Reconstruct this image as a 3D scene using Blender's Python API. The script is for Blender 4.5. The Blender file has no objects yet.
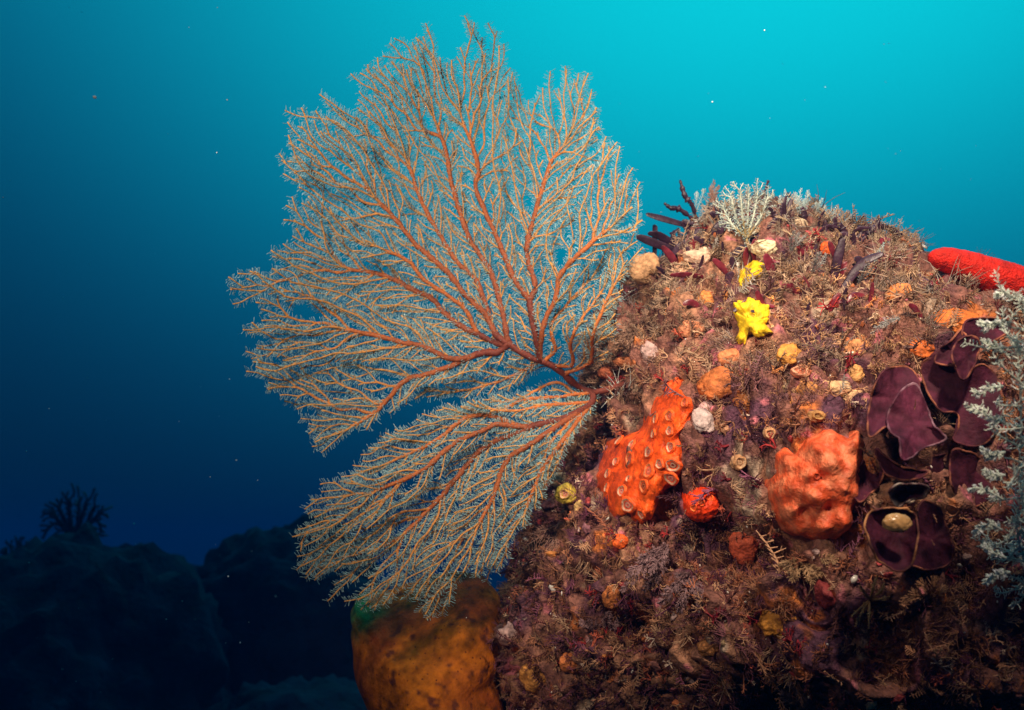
import bpy, math, random
import numpy as np
from mathutils import Vector
from mathutils.bvhtree import BVHTree

random.seed(7)
rng = np.random.default_rng(11)
S = bpy.context.scene
C = S.collection
R_ = math.radians

# ------------------------------------------------------------------ camera
W, H, FPX = 1024, 710, 887.0
PITCH = R_(12)
CAM = np.array((0.0, 0.0, 1.0))
AX = np.array((1.0, 0.0, 0.0))
AU = np.array((0.0, -math.sin(PITCH), math.cos(PITCH)))
AF = np.array((0.0, math.cos(PITCH), math.sin(PITCH)))
cd = bpy.data.cameras.new('camera')
cam = bpy.data.objects.new('camera', cd)
C.objects.link(cam)
cam.location = CAM
cam.rotation_euler = (math.pi / 2 + PITCH, 0, 0)
cd.sensor_width = 36
cd.lens = 36 * FPX / W
cd.clip_start = 0.01
cd.clip_end = 500
cd.dof.use_dof = True
cd.dof.focus_distance = 1.06
cd.dof.aperture_fstop = 5.6
S.camera = cam


def P(px, py, d):
    px = np.asarray(px, float); py = np.asarray(py, float); d = np.asarray(d, float)
    return (CAM + ((px - 512) / FPX * d)[..., None] * AX + ((355 - py) / FPX * d)[..., None] * AU + d[..., None] * AF)


def proj(p):
    q = np.asarray(p) - CAM
    d = q @ AF
    return 512 + (q @ AX) / d * FPX, 355 - (q @ AU) / d * FPX, d


# ------------------------------------------------------------------ water light (world), by direction
world = bpy.data.worlds.new('World')
S.world = world
world.use_nodes = True
nt = world.node_tree
nt.nodes.clear()


def N(tree, typ, **kw):
    n = tree.nodes.new(typ)
    for k, v in kw.items():
        setattr(n, k, v)
    return n


def mth(tree, op, a, b=None, c=None):
    n = N(tree, 'ShaderNodeMath', operation=op)
    for i, v in enumerate((a, b, c)):
        if v is None:
            continue
        if isinstance(v, (int, float)):
            n.inputs[i].default_value = v
        else:
            tree.links.new(v, n.inputs[i])
    return n.outputs[0]


AZ0, EL0, SAZ, SEL = R_(22), R_(37), R_(27), R_(13.5)
tc = N(nt, 'ShaderNodeTexCoord')
nrm = N(nt, 'ShaderNodeVectorMath', operation='NORMALIZE')
nt.links.new(tc.outputs['Generated'], nrm.inputs[0])
sp = N(nt, 'ShaderNodeSeparateXYZ')
nt.links.new(nrm.outputs[0], sp.inputs[0])
az = mth(nt, 'SUBTRACT', mth(nt, 'ARCTAN2', sp.outputs[0], sp.outputs[1]), AZ0)
el = mth(nt, 'ARCSINE', sp.outputs[2])
coselw = mth(nt, 'SQRT', mth(nt, 'MAXIMUM', mth(nt, 'SUBTRACT', 1.0, mth(nt, 'MULTIPLY', sp.outputs[2], sp.outputs[2])), 0.0))
azw = mth(nt, 'DIVIDE', mth(nt, 'MULTIPLY', az, coselw), SAZ)
elw = mth(nt, 'DIVIDE', mth(nt, 'MAXIMUM', mth(nt, 'SUBTRACT', EL0, el), 0.0), SEL)
g = mth(nt, 'EXPONENT', mth(nt, 'MULTIPLY', mth(nt, 'ADD', mth(nt, 'MULTIPLY', azw, azw), mth(nt, 'MULTIPLY', elw, elw)), -0.5))
down = N(nt, 'ShaderNodeMapRange', interpolation_type='SMOOTHSTEP')
nt.links.new(el, down.inputs[0])
down.inputs[1].default_value = R_(-14); down.inputs[2].default_value = R_(16)
down.inputs[3].default_value = 0.25; down.inputs[4].default_value = 1.0
cr = mth(nt, 'MULTIPLY_ADD', g, 0.002, 0.0008)
cg = mth(nt, 'MULTIPLY_ADD', mth(nt, 'POWER', g, 0.92), 0.65, mth(nt, 'MULTIPLY', down.outputs[0], 0.018))
cb = mth(nt, 'MULTIPLY_ADD', mth(nt, 'POWER', g, 0.70), 0.74, mth(nt, 'MULTIPLY', down.outputs[0], 0.042))
cmb = N(nt, 'ShaderNodeCombineColor')
for i, v in enumerate((cr, cg, cb)):
    nt.links.new(v, cmb.inputs[i])
bg = N(nt, 'ShaderNodeBackground')
bg.inputs[1].default_value = 1.0
nt.links.new(cmb.outputs[0], bg.inputs[0])
wo = N(nt, 'ShaderNodeOutputWorld')
nt.links.new(bg.outputs[0], wo.inputs[0])

# daylight that reaches down through the water: dim, blue-green, very soft
sd = bpy.data.lights.new('sun', 'SUN')
sd.energy = 0.35
sd.angle = R_(30)
sd.color = (0.08, 0.50, 1.0)
sun = bpy.data.objects.new('sun', sd)
C.objects.link(sun)
sun.rotation_euler = (R_(-28), R_(18), 0)


# the diver's two strobes either side of the camera
def strobe(px_off, aim, power, size, blend):
    ld = bpy.data.lights.new('strobe', 'SPOT')
    ld.energy = power
    ld.color = (1.0, 0.81, 0.61)
    ld.spot_size = R_(size)
    ld.spot_blend = blend
    ld.shadow_soft_size = 0.05
    o = bpy.data.objects.new('strobe', ld)
    C.objects.link(o)
    loc = CAM + px_off[0] * AX + px_off[1] * AU + px_off[2] * AF
    o.location = loc
    d = Vector(aim - loc)
    o.rotation_euler = d.to_track_quat('-Z', 'Y').to_euler()


strobe((-0.44, 0.50, 0.06), P(500, 205, 1.15), 90, 62, 1.0)
strobe((0.40, 1.00, 0.18), P(785, 250, 1.08), 132, 46, 1.0)

S.view_settings.view_transform = 'Standard'
S.view_settings.look = 'None'
S.view_settings.exposure = 0
S.view_settings.gamma = 1
S.cycles.use_denoising = True
S.cycles.max_bounces = 6
S.cycles.volume_bounces = 0


# ------------------------------------------------------------------ numpy helpers
def hash3(i, j, k, seed):
    n = (i.astype(np.int64) * 73856093) ^ (j.astype(np.int64) * 19349663) ^ (k.astype(np.int64) * 83492791) ^ (seed * 2654435761 & 0x7fffffff)
    n = (n ^ (n >> 13)) * 1274126177 & 0x7fffffff
    n = (n ^ (n >> 16)) * 1597334677 & 0x7fffffff
    return (n & 0xffff) / 65535.0


def vnoise(p, scale, seed=0):
    q = np.asarray(p) * scale
    f = np.floor(q); t = q - f; f = f.astype(np.int64)
    t = t * t * (3 - 2 * t)
    out = 0
    for dx in (0, 1):
        for dy in (0, 1):
            for dz in (0, 1):
                w = (t[..., 0] if dx else 1 - t[..., 0]) * (t[..., 1] if dy else 1 - t[..., 1]) * (t[..., 2] if dz else 1 - t[..., 2])
                out = out + w * hash3(f[..., 0] + dx, f[..., 1] + dy, f[..., 2] + dz, seed)
    return out * 2 - 1


def fbm(p, scale, oct=3, seed=0):
    a, o, s = 1.0, 0.0, 0.0
    for k in range(oct):
        o = o + a * vnoise(p, scale * 2 ** k, seed + k * 17)
        s += a; a *= 0.5
    return o / s


class MB:
    """collects verts / faces / colours for one mesh object"""
    def __init__(self):
        self.v, self.q, self.t, self.c, self.n = [], [], [], [], 0

    def add(self, v, quads=None, tris=None, col=None):
        v = np.asarray(v, float).reshape(-1, 3)
        if quads is not None and len(quads):
            self.q.append(np.asarray(quads, np.int64).reshape(-1, 4) + self.n)
        if tris is not None and len(tris):
            self.t.append(np.asarray(tris, np.int64).reshape(-1, 3) + self.n)
        col = np.ones((len(v), 3)) if col is None else np.broadcast_to(np.asarray(col, float), (len(v), 3))
        self.v.append(v); self.c.append(col); self.n += len(v)
        return self

    def empty(self):
        return self.n == 0

    def build(self, name, mat, parent=None, smooth=True, origin=None):
        v = np.concatenate(self.v)
        if parent is not None:
            origin = ORIG[parent.name]
        if origin is None:
            origin = np.array((v[:, 0].mean(), v[:, 1].mean(), v[:, 2].min()))
        origin = np.asarray(origin, float)
        v = v - origin
        q = np.concatenate(self.q) if self.q else np.zeros((0, 4), np.int64)
        t = np.concatenate(self.t) if self.t else np.zeros((0, 3), np.int64)
        me = bpy.data.meshes.new(name)
        me.vertices.add(len(v))
        me.vertices.foreach_set('co', v.astype(np.float32).ravel())
        nl = q.size + t.size
        me.loops.add(nl)
        me.loops.foreach_set('vertex_index', np.concatenate((q.ravel(), t.ravel())).astype(np.int32))
        npol = len(q) + len(t)
        me.polygons.add(npol)
        ls = np.concatenate((np.arange(len(q)) * 4, q.size + np.arange(len(t)) * 3))
        me.polygons.foreach_set('loop_start', ls.astype(np.int32))
        me.polygons.foreach_set('use_smooth', np.full(npol, smooth))
        me.update(calc_edges=True)
        a = me.color_attributes.new('Col', 'FLOAT_COLOR', 'POINT')
        c = np.concatenate(self.c)
        a.data.foreach_set('color', np.concatenate((c, np.ones((len(c), 1))), 1).astype(np.float32).ravel())
        me.materials.append(mat)
        o = bpy.data.objects.new(name, me)
        C.objects.link(o)
        if parent is not None:
            o.parent = parent
        else:
            o.location = origin
        ORIG[o.name] = origin
        return o


ORIG = {}


def tag(o, label=None, cat=None, group=None, kind=None):
    if label: o['label'] = label
    if cat: o['category'] = cat
    if group: o['group'] = group
    if kind: o['kind'] = kind
    return o


def thing(name, loc, label, cat, group=None):
    o = bpy.data.objects.new(name, None)
    C.objects.link(o)
    o.empty_display_size = 0.02
    o.location = loc
    ORIG[o.name] = np.asarray(loc, float)
    return tag(o, label, cat, group)


def unit(v):
    v = np.asarray(v, float)
    return v / np.maximum(np.linalg.norm(v, axis=-1, keepdims=True), 1e-9)


def seg_tubes(mb, P0, P1, r0, r1, col=None, sides=3, cap=False):
    """vectorised open frusta"""
    P0 = np.asarray(P0, float); P1 = np.asarray(P1, float)
    n = len(P0)
    if n == 0: return
    d = unit(P1 - P0)
    ref = np.where(np.abs(d[:, 2:3]) < 0.9, np.array((0, 0, 1.0)), np.array((1.0, 0, 0)))
    u = unit(np.cross(d, ref)); w = np.cross(d, u)
    a = np.arange(sides) / sides * 2 * math.pi
    ring = np.cos(a)[None, :, None] * u[:, None] + np.sin(a)[None, :, None] * w[:, None]
    r0 = np.broadcast_to(np.asarray(r0, float), (n,)); r1 = np.broadcast_to(np.asarray(r1, float), (n,))
    V = np.stack((P0[:, None] + ring * r0[:, None, None], P1[:, None] + ring * r1[:, None, None]), 1)  # n,2,s,3
    base = (np.arange(n) * 2 * sides)[:, None]
    k = np.arange(sides)[None]; k2 = (k + 1) % sides
    Q = np.stack((base + k, base + k2, base + sides + k2, base + sides + k), -1)
    T = None
    if cap:
        b = base[:, 0] + sides
        T = np.concatenate([np.stack((b, b + i, b + i + 1), -1) for i in range(1, sides - 1)])
    if col is not None:
        col = np.broadcast_to(np.asarray(col, float), (n, 3))
        col = np.repeat(col, 2 * sides, 0)
    mb.add(V, Q, T, col)


def path_tube(mb, pts, rad, sides=6, col=None, flat=1.0, flatdir=None):
    """continuous tube along a polyline, closed at both ends"""
    pts = np.asarray(pts, float); n = len(pts)
    rad = np.broadcast_to(np.asarray(rad, float), (n,))
    t = np.gradient(pts, axis=0); t = unit(t)
    ref = np.array((0, 0, 1.0)) if flatdir is None else np.asarray(flatdir, float)
    u = np.cross(t, ref)
    bad = np.linalg.norm(u, axis=1) < 1e-3
    u[bad] = np.cross(t[bad], np.array((1.0, 0.2, 0)))
    u = unit(u); w = np.cross(t, u)
    a = np.arange(sides) / sides * 2 * math.pi
    V = pts[:, None] + rad[:, None, None] * (np.cos(a)[None, :, None] * u[:, None] + flat * np.sin(a)[None, :, None] * w[:, None])
    V = np.concatenate((V.reshape(-1, 3), pts[:1] - t[:1] * rad[0] * 0.5, pts[-1:] + t[-1:] * rad[-1] * 0.6))
    k = np.arange(sides); k2 = (k + 1) % sides
    i = np.arange(n - 1)[:, None] * sides
    Q = np.stack((i + k, i + k2, i + sides + k2, i + sides + k), -1).reshape(-1, 4)
    T = np.concatenate((np.stack((np.full(sides, n * sides), k2, k), -1), np.stack((np.full(sides, n * sides + 1), (n - 1) * sides + k, (n - 1) * sides + k2), -1)))
    if col is not None:
        col = np.asarray(col, float)
        if col.ndim == 2:
            col = np.concatenate((np.repeat(col, sides, 0), col[:1], col[-1:]))
    mb.add(V, Q, T, col)


def ico(sub):
    import bmesh
    bm = bmesh.new()
    bmesh.ops.create_icosphere(bm, subdivisions=sub, radius=1)
    bm.verts.ensure_lookup_table()
    v = np.array([x.co[:] for x in bm.verts]); f = np.array([[y.index for y in x.verts] for x in bm.faces])
    bm.free()
    return v, f


ICO = {k: ico(k) for k in (1, 2, 3, 4, 5)}


def smooth_path(pts, n, d=None):
    """Catmull-Rom resample"""
    p = np.asarray(pts, float)
    p = np.concatenate((2 * p[:1] - p[1:2], p, 2 * p[-1:] - p[-2:-1]))
    m = len(p) - 3
    t = np.linspace(0, m - 1e-6, n)
    i = t.astype(int); f = (t - i)[:, None]
    a, b, c, e = p[i], p[i + 1], p[i + 2], p[i + 3]
    return 0.5 * (2 * b + (c - a) * f + (2 * a - 5 * b + 4 * c - e) * f ** 2 + (3 * b - a - 3 * c + e) * f ** 3)


# ------------------------------------------------------------------ materials
def mat(name, base=(0.5, 0.5, 0.5), rough=0.65, attr=False, nscale=80, var=0.35, bump=0.4, bscale=250, bdist=0.002,
        spots=None, spec=0.3, sss=0.0, trans=0.0, tint=None):
    m = bpy.data.materials.new(name)
    m.use_nodes = True
    t = m.node_tree
    b = t.nodes['Principled BSDF']
    L = t.links.new
    tc = N(t, 'ShaderNodeTexCoord')
    no = N(t, 'ShaderNodeTexNoise')
    no.inputs['Scale'].default_value = nscale
    no.inputs['Detail'].default_value = 4
    L(tc.outputs['Object'], no.inputs['Vector'])
    mr = N(t, 'ShaderNodeMapRange')
    L(no.outputs[0], mr.inputs[0])
    mr.inputs[1].default_value = 0.3; mr.inputs[2].default_value = 0.7
    mr.inputs[3].default_value = 1 - var; mr.inputs[4].default_value = 1 + var
    if attr:
        at = N(t, 'ShaderNodeAttribute', attribute_name='Col')
        src = at.outputs['Color']
    else:
        rgb = N(t, 'ShaderNodeRGB'); rgb.outputs[0].default_value = (*base, 1)
        src = rgb.outputs[0]
    if tint is not None:
        mx = N(t, 'ShaderNodeMix', data_type='RGBA')
        n2 = N(t, 'ShaderNodeTexNoise'); n2.inputs['Scale'].default_value = tint[1]; n2.inputs['Detail'].default_value = 3
        L(tc.outputs['Object'], n2.inputs['Vector'])
        r2 = N(t, 'ShaderNodeMapRange'); L(n2.outputs[0], r2.inputs[0])
        r2.inputs[1].default_value = 0.42; r2.inputs[2].default_value = 0.62
        L(r2.outputs[0], mx.inputs[0]); L(src, mx.inputs[6]); mx.inputs[7].default_value = (*tint[0], 1)
        src = mx.outputs[2]
    if spots is not None:      # small dark pores
        vo = N(t, 'ShaderNodeTexVoronoi'); vo.inputs['Scale'].default_value = spots[1]
        L(tc.outputs['Object'], vo.inputs['Vector'])
        r3 = N(t, 'ShaderNodeMapRange'); L(vo.outputs['Distance'], r3.inputs[0])
        r3.inputs[1].default_value = spots[2]; r3.inputs[2].default_value = spots[2] + 0.1
        r3.inputs[3].default_value = 1; r3.inputs[4].default_value = 0
        mx = N(t, 'ShaderNodeMix', data_type='RGBA')
        L(r3.outputs[0], mx.inputs[0]); L(src, mx.inputs[6]); mx.inputs[7].default_value = (*spots[0], 1)
        src = mx.outputs[2]
    vm = N(t, 'ShaderNodeVectorMath', operation='SCALE')
    L(src, vm.inputs[0]); L(mr.outputs[0], vm.inputs['Scale'])
    L(vm.outputs[0], b.inputs['Base Color'])
    b.inputs['Roughness'].default_value = rough
    b.inputs['Specular IOR Level'].default_value = spec
    if sss:
        b.inputs['Subsurface Weight'].default_value = sss
        b.inputs['Subsurface Radius'].default_value = (0.006, 0.003, 0.002)
        b.inputs['Subsurface Scale'].default_value = 1.0
    if trans:
        b.inputs['Transmission Weight'].default_value = trans
    if bump:
        nb = N(t, 'ShaderNodeTexNoise')
        nb.inputs['Scale'].default_value = bscale; nb.inputs['Detail'].default_value = 4
        L(tc.outputs['Object'], nb.inputs['Vector'])
        bu = N(t, 'ShaderNodeBump')
        bu.inputs['Strength'].default_value = bump; bu.inputs['Distance'].default_value = bdist
        L(nb.outputs[0], bu.inputs['Height']); L(bu.outputs[0], b.inputs['Normal'])
    return m


M = {}
M['seabed'] = mat('seabed sand and rubble', (0.012, 0.014, 0.02), 0.9, nscale=3, var=0.6, bump=0.6, bscale=12, bdist=0.05)
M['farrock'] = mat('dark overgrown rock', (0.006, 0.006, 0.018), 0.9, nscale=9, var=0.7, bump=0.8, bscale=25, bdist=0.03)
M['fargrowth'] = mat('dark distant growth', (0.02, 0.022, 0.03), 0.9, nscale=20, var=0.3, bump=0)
M['rock'] = mat('encrusted rock', attr=True, rough=0.7, nscale=170, var=0.55, bump=0.9, bscale=320, bdist=0.004)
M['attr'] = mat('living tissue', attr=True, rough=0.6, nscale=150, var=0.45, bump=0.7, bscale=330, bdist=0.003)
M['turf'] = mat('algal turf', attr=True, rough=0.7, nscale=200, var=0.3, bump=0.0)
M['fanbranch'] = mat('gorgonian branch', attr=True, rough=0.65, nscale=350, var=0.35, bump=0.5, bscale=700, bdist=0.0015)
M['polyp'] = mat('gorgonian polyp', attr=True, rough=0.5, nscale=150, var=0.2, bump=0)
M['blade'] = mat('red algal blade', (0.16, 0.018, 0.03), 0.35, nscale=90, var=0.45, bump=0.3, bscale=200, spec=0.5)
M['darkblade'] = mat('dark algal blade', (0.045, 0.018, 0.035), 0.4, nscale=90, var=0.45, bump=0.3, bscale=200, spec=0.4)
M['starfish'] = mat('sea star skin', (0.60, 0.014, 0.004), 0.65, nscale=120, var=0.4, bump=0.9, bscale=420, bdist=0.003)
M['orange'] = mat('orange colony tissue', attr=True, rough=0.5, nscale=120, var=0.35, bump=0.7, bscale=300, bdist=0.0025, spec=0.3)
M['salmon'] = mat('salmon sponge tissue', (0.72, 0.10, 0.03), 0.45, nscale=90, var=0.4, bump=0.8, bscale=260, bdist=0.003, spec=0.35,
                  tint=((0.80, 0.22, 0.10), 60))
M['yellow'] = mat('yellow sponge', (0.78, 0.50, 0.010), 0.6, nscale=110, var=0.5, bump=1.0, bscale=200, bdist=0.002)
M['ochre'] = mat('ochre sponge', attr=True, rough=0.8, nscale=70, var=0.45, bump=0.8, bscale=240, bdist=0.003, spec=0.12,
                 spots=((0.10, 0.02, 0.008), 95, 0.07))
M['purple'] = mat('purple plate sponge', attr=True, rough=0.7, nscale=70, var=0.5, bump=0.7, bscale=260, bdist=0.002, spec=0.15)
M['hydroid'] = mat('pale hydroid', attr=True, rough=0.6, nscale=100, var=0.2, bump=0)
M['shell'] = mat('shell', attr=True, rough=0.2, nscale=200, var=0.2, bump=0.2, spec=0.6)
M['snow'] = mat('marine snow', (0.75, 0.8, 0.8), 0.8, var=0.1, bump=0)

# ------------------------------------------------------------------ seabed
mb = MB()
gx = np.concatenate((-np.geomspace(40, 3, 22), np.linspace(-2.8, 2.8, 60), np.geomspace(3, 40, 22)))
gy = np.concatenate((-np.geomspace(20, 1.2, 14), np.linspace(-1, 8, 120), np.geomspace(8.3, 60, 24)))
X, Y = np.meshgrid(gx, gy, indexing='ij')
V = np.stack((X, Y, np.zeros_like(X)), -1)
V[..., 2] = fbm(V, 0.7, 4, 3) * 0.16 - 0.1 + 0.02 * fbm(V, 6, 2, 5) - 0.05 * np.clip(Y - 3, 0, 12) - 0.05
ny = len(gy); i = (np.arange(len(gx) - 1)[:, None] * ny + np.arange(ny - 1)[None]).ravel()
mb.add(V, np.stack((i, i + ny, i + ny + 1, i + 1), -1))
tag(mb.build('seabed', M['seabed'], origin=(0, 0, 0)), kind='structure')


# ------------------------------------------------------------------ main boulder
BC_PX, BC_D = (830, 640), 1.42
OUT = [(1105, 345), (1060, 318), (1024, 305), (985, 290), (950, 272), (900, 252), (870, 236), (830, 222), (790, 211), (750, 209), (715, 212), (690, 222),
       (660, 242), (630, 268), (607, 295), (596, 330), (588, 370), (572, 420), (552, 460), (532, 500), (512, 550), (497, 600), (482, 650), (476, 700),
       (470, 800), (480, 1000), (600, 1150), (830, 1220), (1100, 1120), (1240, 920), (1260, 720), (1200, 480)]
o_ = np.array(OUT, float) - np.array(BC_PX)
oth = np.arctan2(-o_[:, 1], o_[:, 0]); orr = np.hypot(o_[:, 0], o_[:, 1]) / FPX * BC_D
srt = np.argsort(oth); oth = oth[srt]; orr = orr[srt]
oth_ = np.concatenate((oth - 2 * math.pi, oth, oth + 2 * math.pi)); orr_ = np.tile(orr, 3)
BC = P(*BC_PX, BC_D)
NTH, NPH = 900, 460
th = np.arange(NTH) / NTH * 2 * math.pi - math.pi
ph = np.concatenate((np.linspace(0.004, 1.75, NPH - 60), np.linspace(1.77, 3.13, 60)))
Rth = np.interp(th, oth_, orr_) * 0.975
k_ = np.exp(-0.5 * (np.arange(-8, 9) / 3.5) ** 2); k_ /= k_.sum()
Rth = np.convolve(np.concatenate((Rth[-8:], Rth, Rth[:8])), k_, 'valid')
TH, PH = np.meshgrid(th, ph, indexing='ij')
spow = np.sign(np.sin(PH)) * np.abs(np.sin(PH)) ** 0.9
cp = np.cos(PH); cpow = np.sign(cp) * np.abs(cp) ** 0.85
RR = Rth[:, None]
DEP = 0.56
V = BC + (spow * RR * np.cos(TH))[..., None] * AX + (spow * RR * np.sin(TH))[..., None] * AU - (cpow * DEP)[..., None] * AF
# undercut lower front and a hollow low right, both deepened to darken them
hh = (V - BC) @ AU; xx = (V - BC) @ AX
und = np.clip(0.13 - hh, 0, 0.45)
hol = np.clip((xx - 0.02) / 0.16, 0, 1) * np.clip((0.10 - hh) / 0.12, 0, 1)
frontw = np.clip(cpow * 1.6, 0, 1)
V = V + AF * ((0.95 * und + 0.50 * hol * hol * (3 - 2 * hol)) * frontw)[..., None]
# displacement along rough outward direction
outd = unit((V - BC) / np.array((1.0, 1.0, 1.0)))
n1 = fbm(V, 5.5, 3, 21); n2 = fbm(V, 17, 3, 31); n3 = fbm(V, 55, 3, 41)
pit = np.clip(fbm(V, 11, 2, 77) - 0.16, 0, 1)
crev = np.exp(-(fbm(V, 21, 2, 91) / 0.10) ** 2)
n4 = fbm(V, 36, 2, 95)
disp = 0.038 * n1 + 0.030 * n2 + 0.013 * n3 + 0.012 * n4 - 0.020 * crev - 0.16 * pit
V = V + outd * disp[..., None]
# pigment patches
p1 = fbm(V, 14, 3, 101)[..., None]; p2 = fbm(V, 19, 3, 111)[..., None]; p3 = fbm(V, 30, 3, 121)[..., None]; p4 = fbm(V, 45, 2, 131)[..., None]
col = np.array((0.20, 0.080, 0.060)) * (1 + 0.5 * p3)
def patch(col, m, c, lo, hi):
    w = np.clip((m - lo) / (hi - lo), 0, 1)
    return col * (1 - w) + np.array(c) * w
col = patch(col, p1, (0.36, 0.17, 0.10), 0.12, 0.32)
col = patch(col, -p1, (0.10, 0.035, 0.06), 0.15, 0.35)
col = patch(col, p2, (0.55, 0.16, 0.04), 0.36, 0.44)
col = patch(col, p4, (0.48, 0.14, 0.17), 0.42, 0.52)
col = patch(col, -p2, (0.42, 0.30, 0.22), 0.40, 0.50)
mb = MB()
i = (np.arange(NTH)[:, None] * NPH + np.arange(NPH - 1)[None]); i2 = (((np.arange(NTH) + 1) % NTH)[:, None] * NPH + np.arange(NPH - 1)[None])
mb.add(V, np.stack((i, i + 1, i2 + 1, i2), -1).reshape(-1, 4), None, col.reshape(-1, 3))
boulder = mb.build('reef_boulder', M['rock'], origin=BC * (1, 1, 0))
tag(boulder, 'large boulder overgrown with sponges, algae and turf filling the lower right', 'boulder')
BV = V.reshape(-1, 3)
bpy.context.view_layer.update()
_me = boulder.data
BVH = BVHTree.FromObject(boulder, bpy.context.evaluated_depsgraph_get())
_bo = Vector(ORIG['reef_boulder'])


def hit(px, py):
    d = Vector(P(px, py, 1.0) - CAM).normalized()
    loc, nor, idx, dist = BVH.ray_cast(Vector(CAM) - _bo, d)
    if loc is None:
        loc, nor, idx, dist = BVH.find_nearest(Vector(P(px, py, 1.36)) - _bo)
    return np.array(loc + _bo), np.array(nor)


def depth_of(p):
    return float((np.asarray(p) - CAM) @ AF)


EXCL = []   # (centre, radius): where turf does not grow

# ------------------------------------------------------------------ gorgonian builder (grown in the plane of the fan)
class Tree:
    def __init__(self):
        self.pos, self.par, self.dir, self.limb, self.z, self.gen = [], [], [], [], [], []

    def add(self, p, par, d, limb, z, gen=0):
        self.pos.append(np.asarray(p, float)); self.par.append(par); self.dir.append(np.asarray(d, float)); self.limb.append(limb); self.z.append(z); self.gen.append(gen)
        return len(self.pos) - 1

    def limb_path(self, pts, limb, step, parent=None, z0=0.0, zs=0.0):
        pts = np.asarray(pts, float)
        L = np.hypot(*np.diff(pts, axis=0).T).sum()
        q = smooth_path(pts, max(3, int(L / step)))
        ds = unit(np.gradient(q, axis=0))
        last = parent
        ids = []
        for k, (a, d) in enumerate(zip(q, ds)):
            if k == 0 and parent is not None:
                continue
            last = self.add(a, -1 if last is None else last, d, limb, z0 + zs * k / len(q))
            ids.append(last)
        return ids

    def nearest(self, p, limbs=None):
        A = np.array(self.pos)
        d = ((A - np.asarray(p)) ** 2).sum(1)
        if limbs is not None:
            d[~np.isin(np.array(self.limb), limbs)] = 1e9
        return int(d.argmin())

    def grow(self, poly, hub, start, step=3.2, sep=5.0, probe=9.0, fork=(12, 26), side=(8, 14), ang=(24, 46), radial=0.10, wander=0.09, zslope=0.0, seed=0, gen=1,
             zwalk=0.0, limit=20000, margin=6.0):
        """tips advance outward, fork at acute angles wherever there is room beside them, and stop before touching a neighbour"""
        g_ = np.random.default_rng(seed)
        poly = [tuple(q) for q in poly]
        cell = {}
        CS = 6.0

        def put(k):
            p = self.pos[k]
            cell.setdefault((int(p[0] // CS), int(p[1] // CS)), []).append(k)

        def near(p, r, skip):
            r2 = r * r
            cx, cy = int(p[0] // CS), int(p[1] // CS)
            n = int(r // CS) + 1
            for a in range(cx - n, cx + n + 1):
                for b in range(cy - n, cy + n + 1):
                    for k in cell.get((a, b), ()):
                        q = self.pos[k]
                        if (q[0] - p[0]) ** 2 + (q[1] - p[1]) ** 2 < r2 and k not in skip:
                            return k
            return -1

        def inside(p):
            x, y = p; c = False
            x1, y1 = poly[-1]
            for x2, y2 in poly:
                if (y1 > y) != (y2 > y) and x < (x2 - x1) * (y - y1) / (y2 - y1) + x1:
                    c = not c
                x1, y1 = x2, y2
            return c

        def kin(k, n=6):
            s = set()
            while k >= 0 and n > 0:
                s.add(k); k = self.par[k]; n -= 1
            return s

        def rot(d, a):
            c, s_ = math.cos(a), math.sin(a)
            return np.array((c * d[0] - s_ * d[1], s_ * d[0] + c * d[1]))

        for k in (range(len(self.pos)) if gen == 1 else start):
            put(k)
        tips = []
        # side shoots off the drawn limbs
        bylimb = {}
        for k in start: bylimb.setdefault(self.limb[k], []).append(k)
        for lb, ks in bylimb.items():
            s_ = 1; acc = g_.uniform(3, 8)
            nxt = g_.uniform(*side)
            for k in ks:
                if self.gen[k] not in (0,): continue
                acc += 4.0
                if acc > nxt:
                    acc = 0; nxt = g_.uniform(*side) * 0.5; s_ = -s_
                    d = rot(self.dir[k], s_ * math.radians(g_.uniform(*ang)))
                    tips.append([k, d, g_.uniform(*fork), 0, 0.0, g_.normal(0, 1)])
            tips.append([ks[-1], self.dir[ks[-1]], 8, 0, 0.0, 0.0])
        it = 0
        while tips and len(self.pos) < limit and it < 400:
            it += 1
            nxt_t = []
            g_.shuffle(tips)
            for k, d, nf, age, turn, zs in tips:
                p = self.pos[k]
                rd = unit(p - hub)
                turn = 0.85 * turn + g_.normal(0, wander)
                d = unit(rot(d, turn) + radial * rd)
                sk = kin(k, 5)
                # steer away from whatever is close on either side
                l = near(p + rot(d, 0.8) * sep * 1.5, sep * 0.9, sk); r = near(p + rot(d, -0.8) * sep * 1.5, sep * 0.9, sk)
                if l >= 0 and r < 0: d = rot(d, -0.12)
                if r >= 0 and l < 0: d = rot(d, 0.12)
                q = p + d * step
                if not inside(hub + (q - hub) / (0.98 + 0.055 * math.tanh(zs * 0.9))):
                    if age < 2 or g_.random() < 0.6: continue
                if near(q + d * min(sep * 0.5, age), min(sep, 1.0 + 0.75 * age), sk) >= 0: continue
                j = self.add(q, k, d, self.limb[k], self.z[k] + zslope * step + zwalk * zs * step, gen)
                put(j)
                nf -= step
                if nf <= 0:
                    for s_ in ((1, -1) if g_.random() < 0.5 else (-1, 1)):
                        a = math.radians(g_.uniform(*ang))
                        if near(q + rot(d, s_ * (a + 0.35)) * probe, probe * 0.62, kin(j, 5)) < 0:
                            nxt_t.append([j, rot(d, s_ * a), g_.uniform(*fork), 0, -s_ * 0.03, zs + g_.normal(0, 0.5)])
                            nf = g_.uniform(*fork)
                            d = rot(d, -s_ * a * 0.35)
                            break
                    else:
                        nf = step * 1.5
                nxt_t.append([j, d, nf, age + 1, turn, zs])
            tips = nxt_t
        return self

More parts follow.
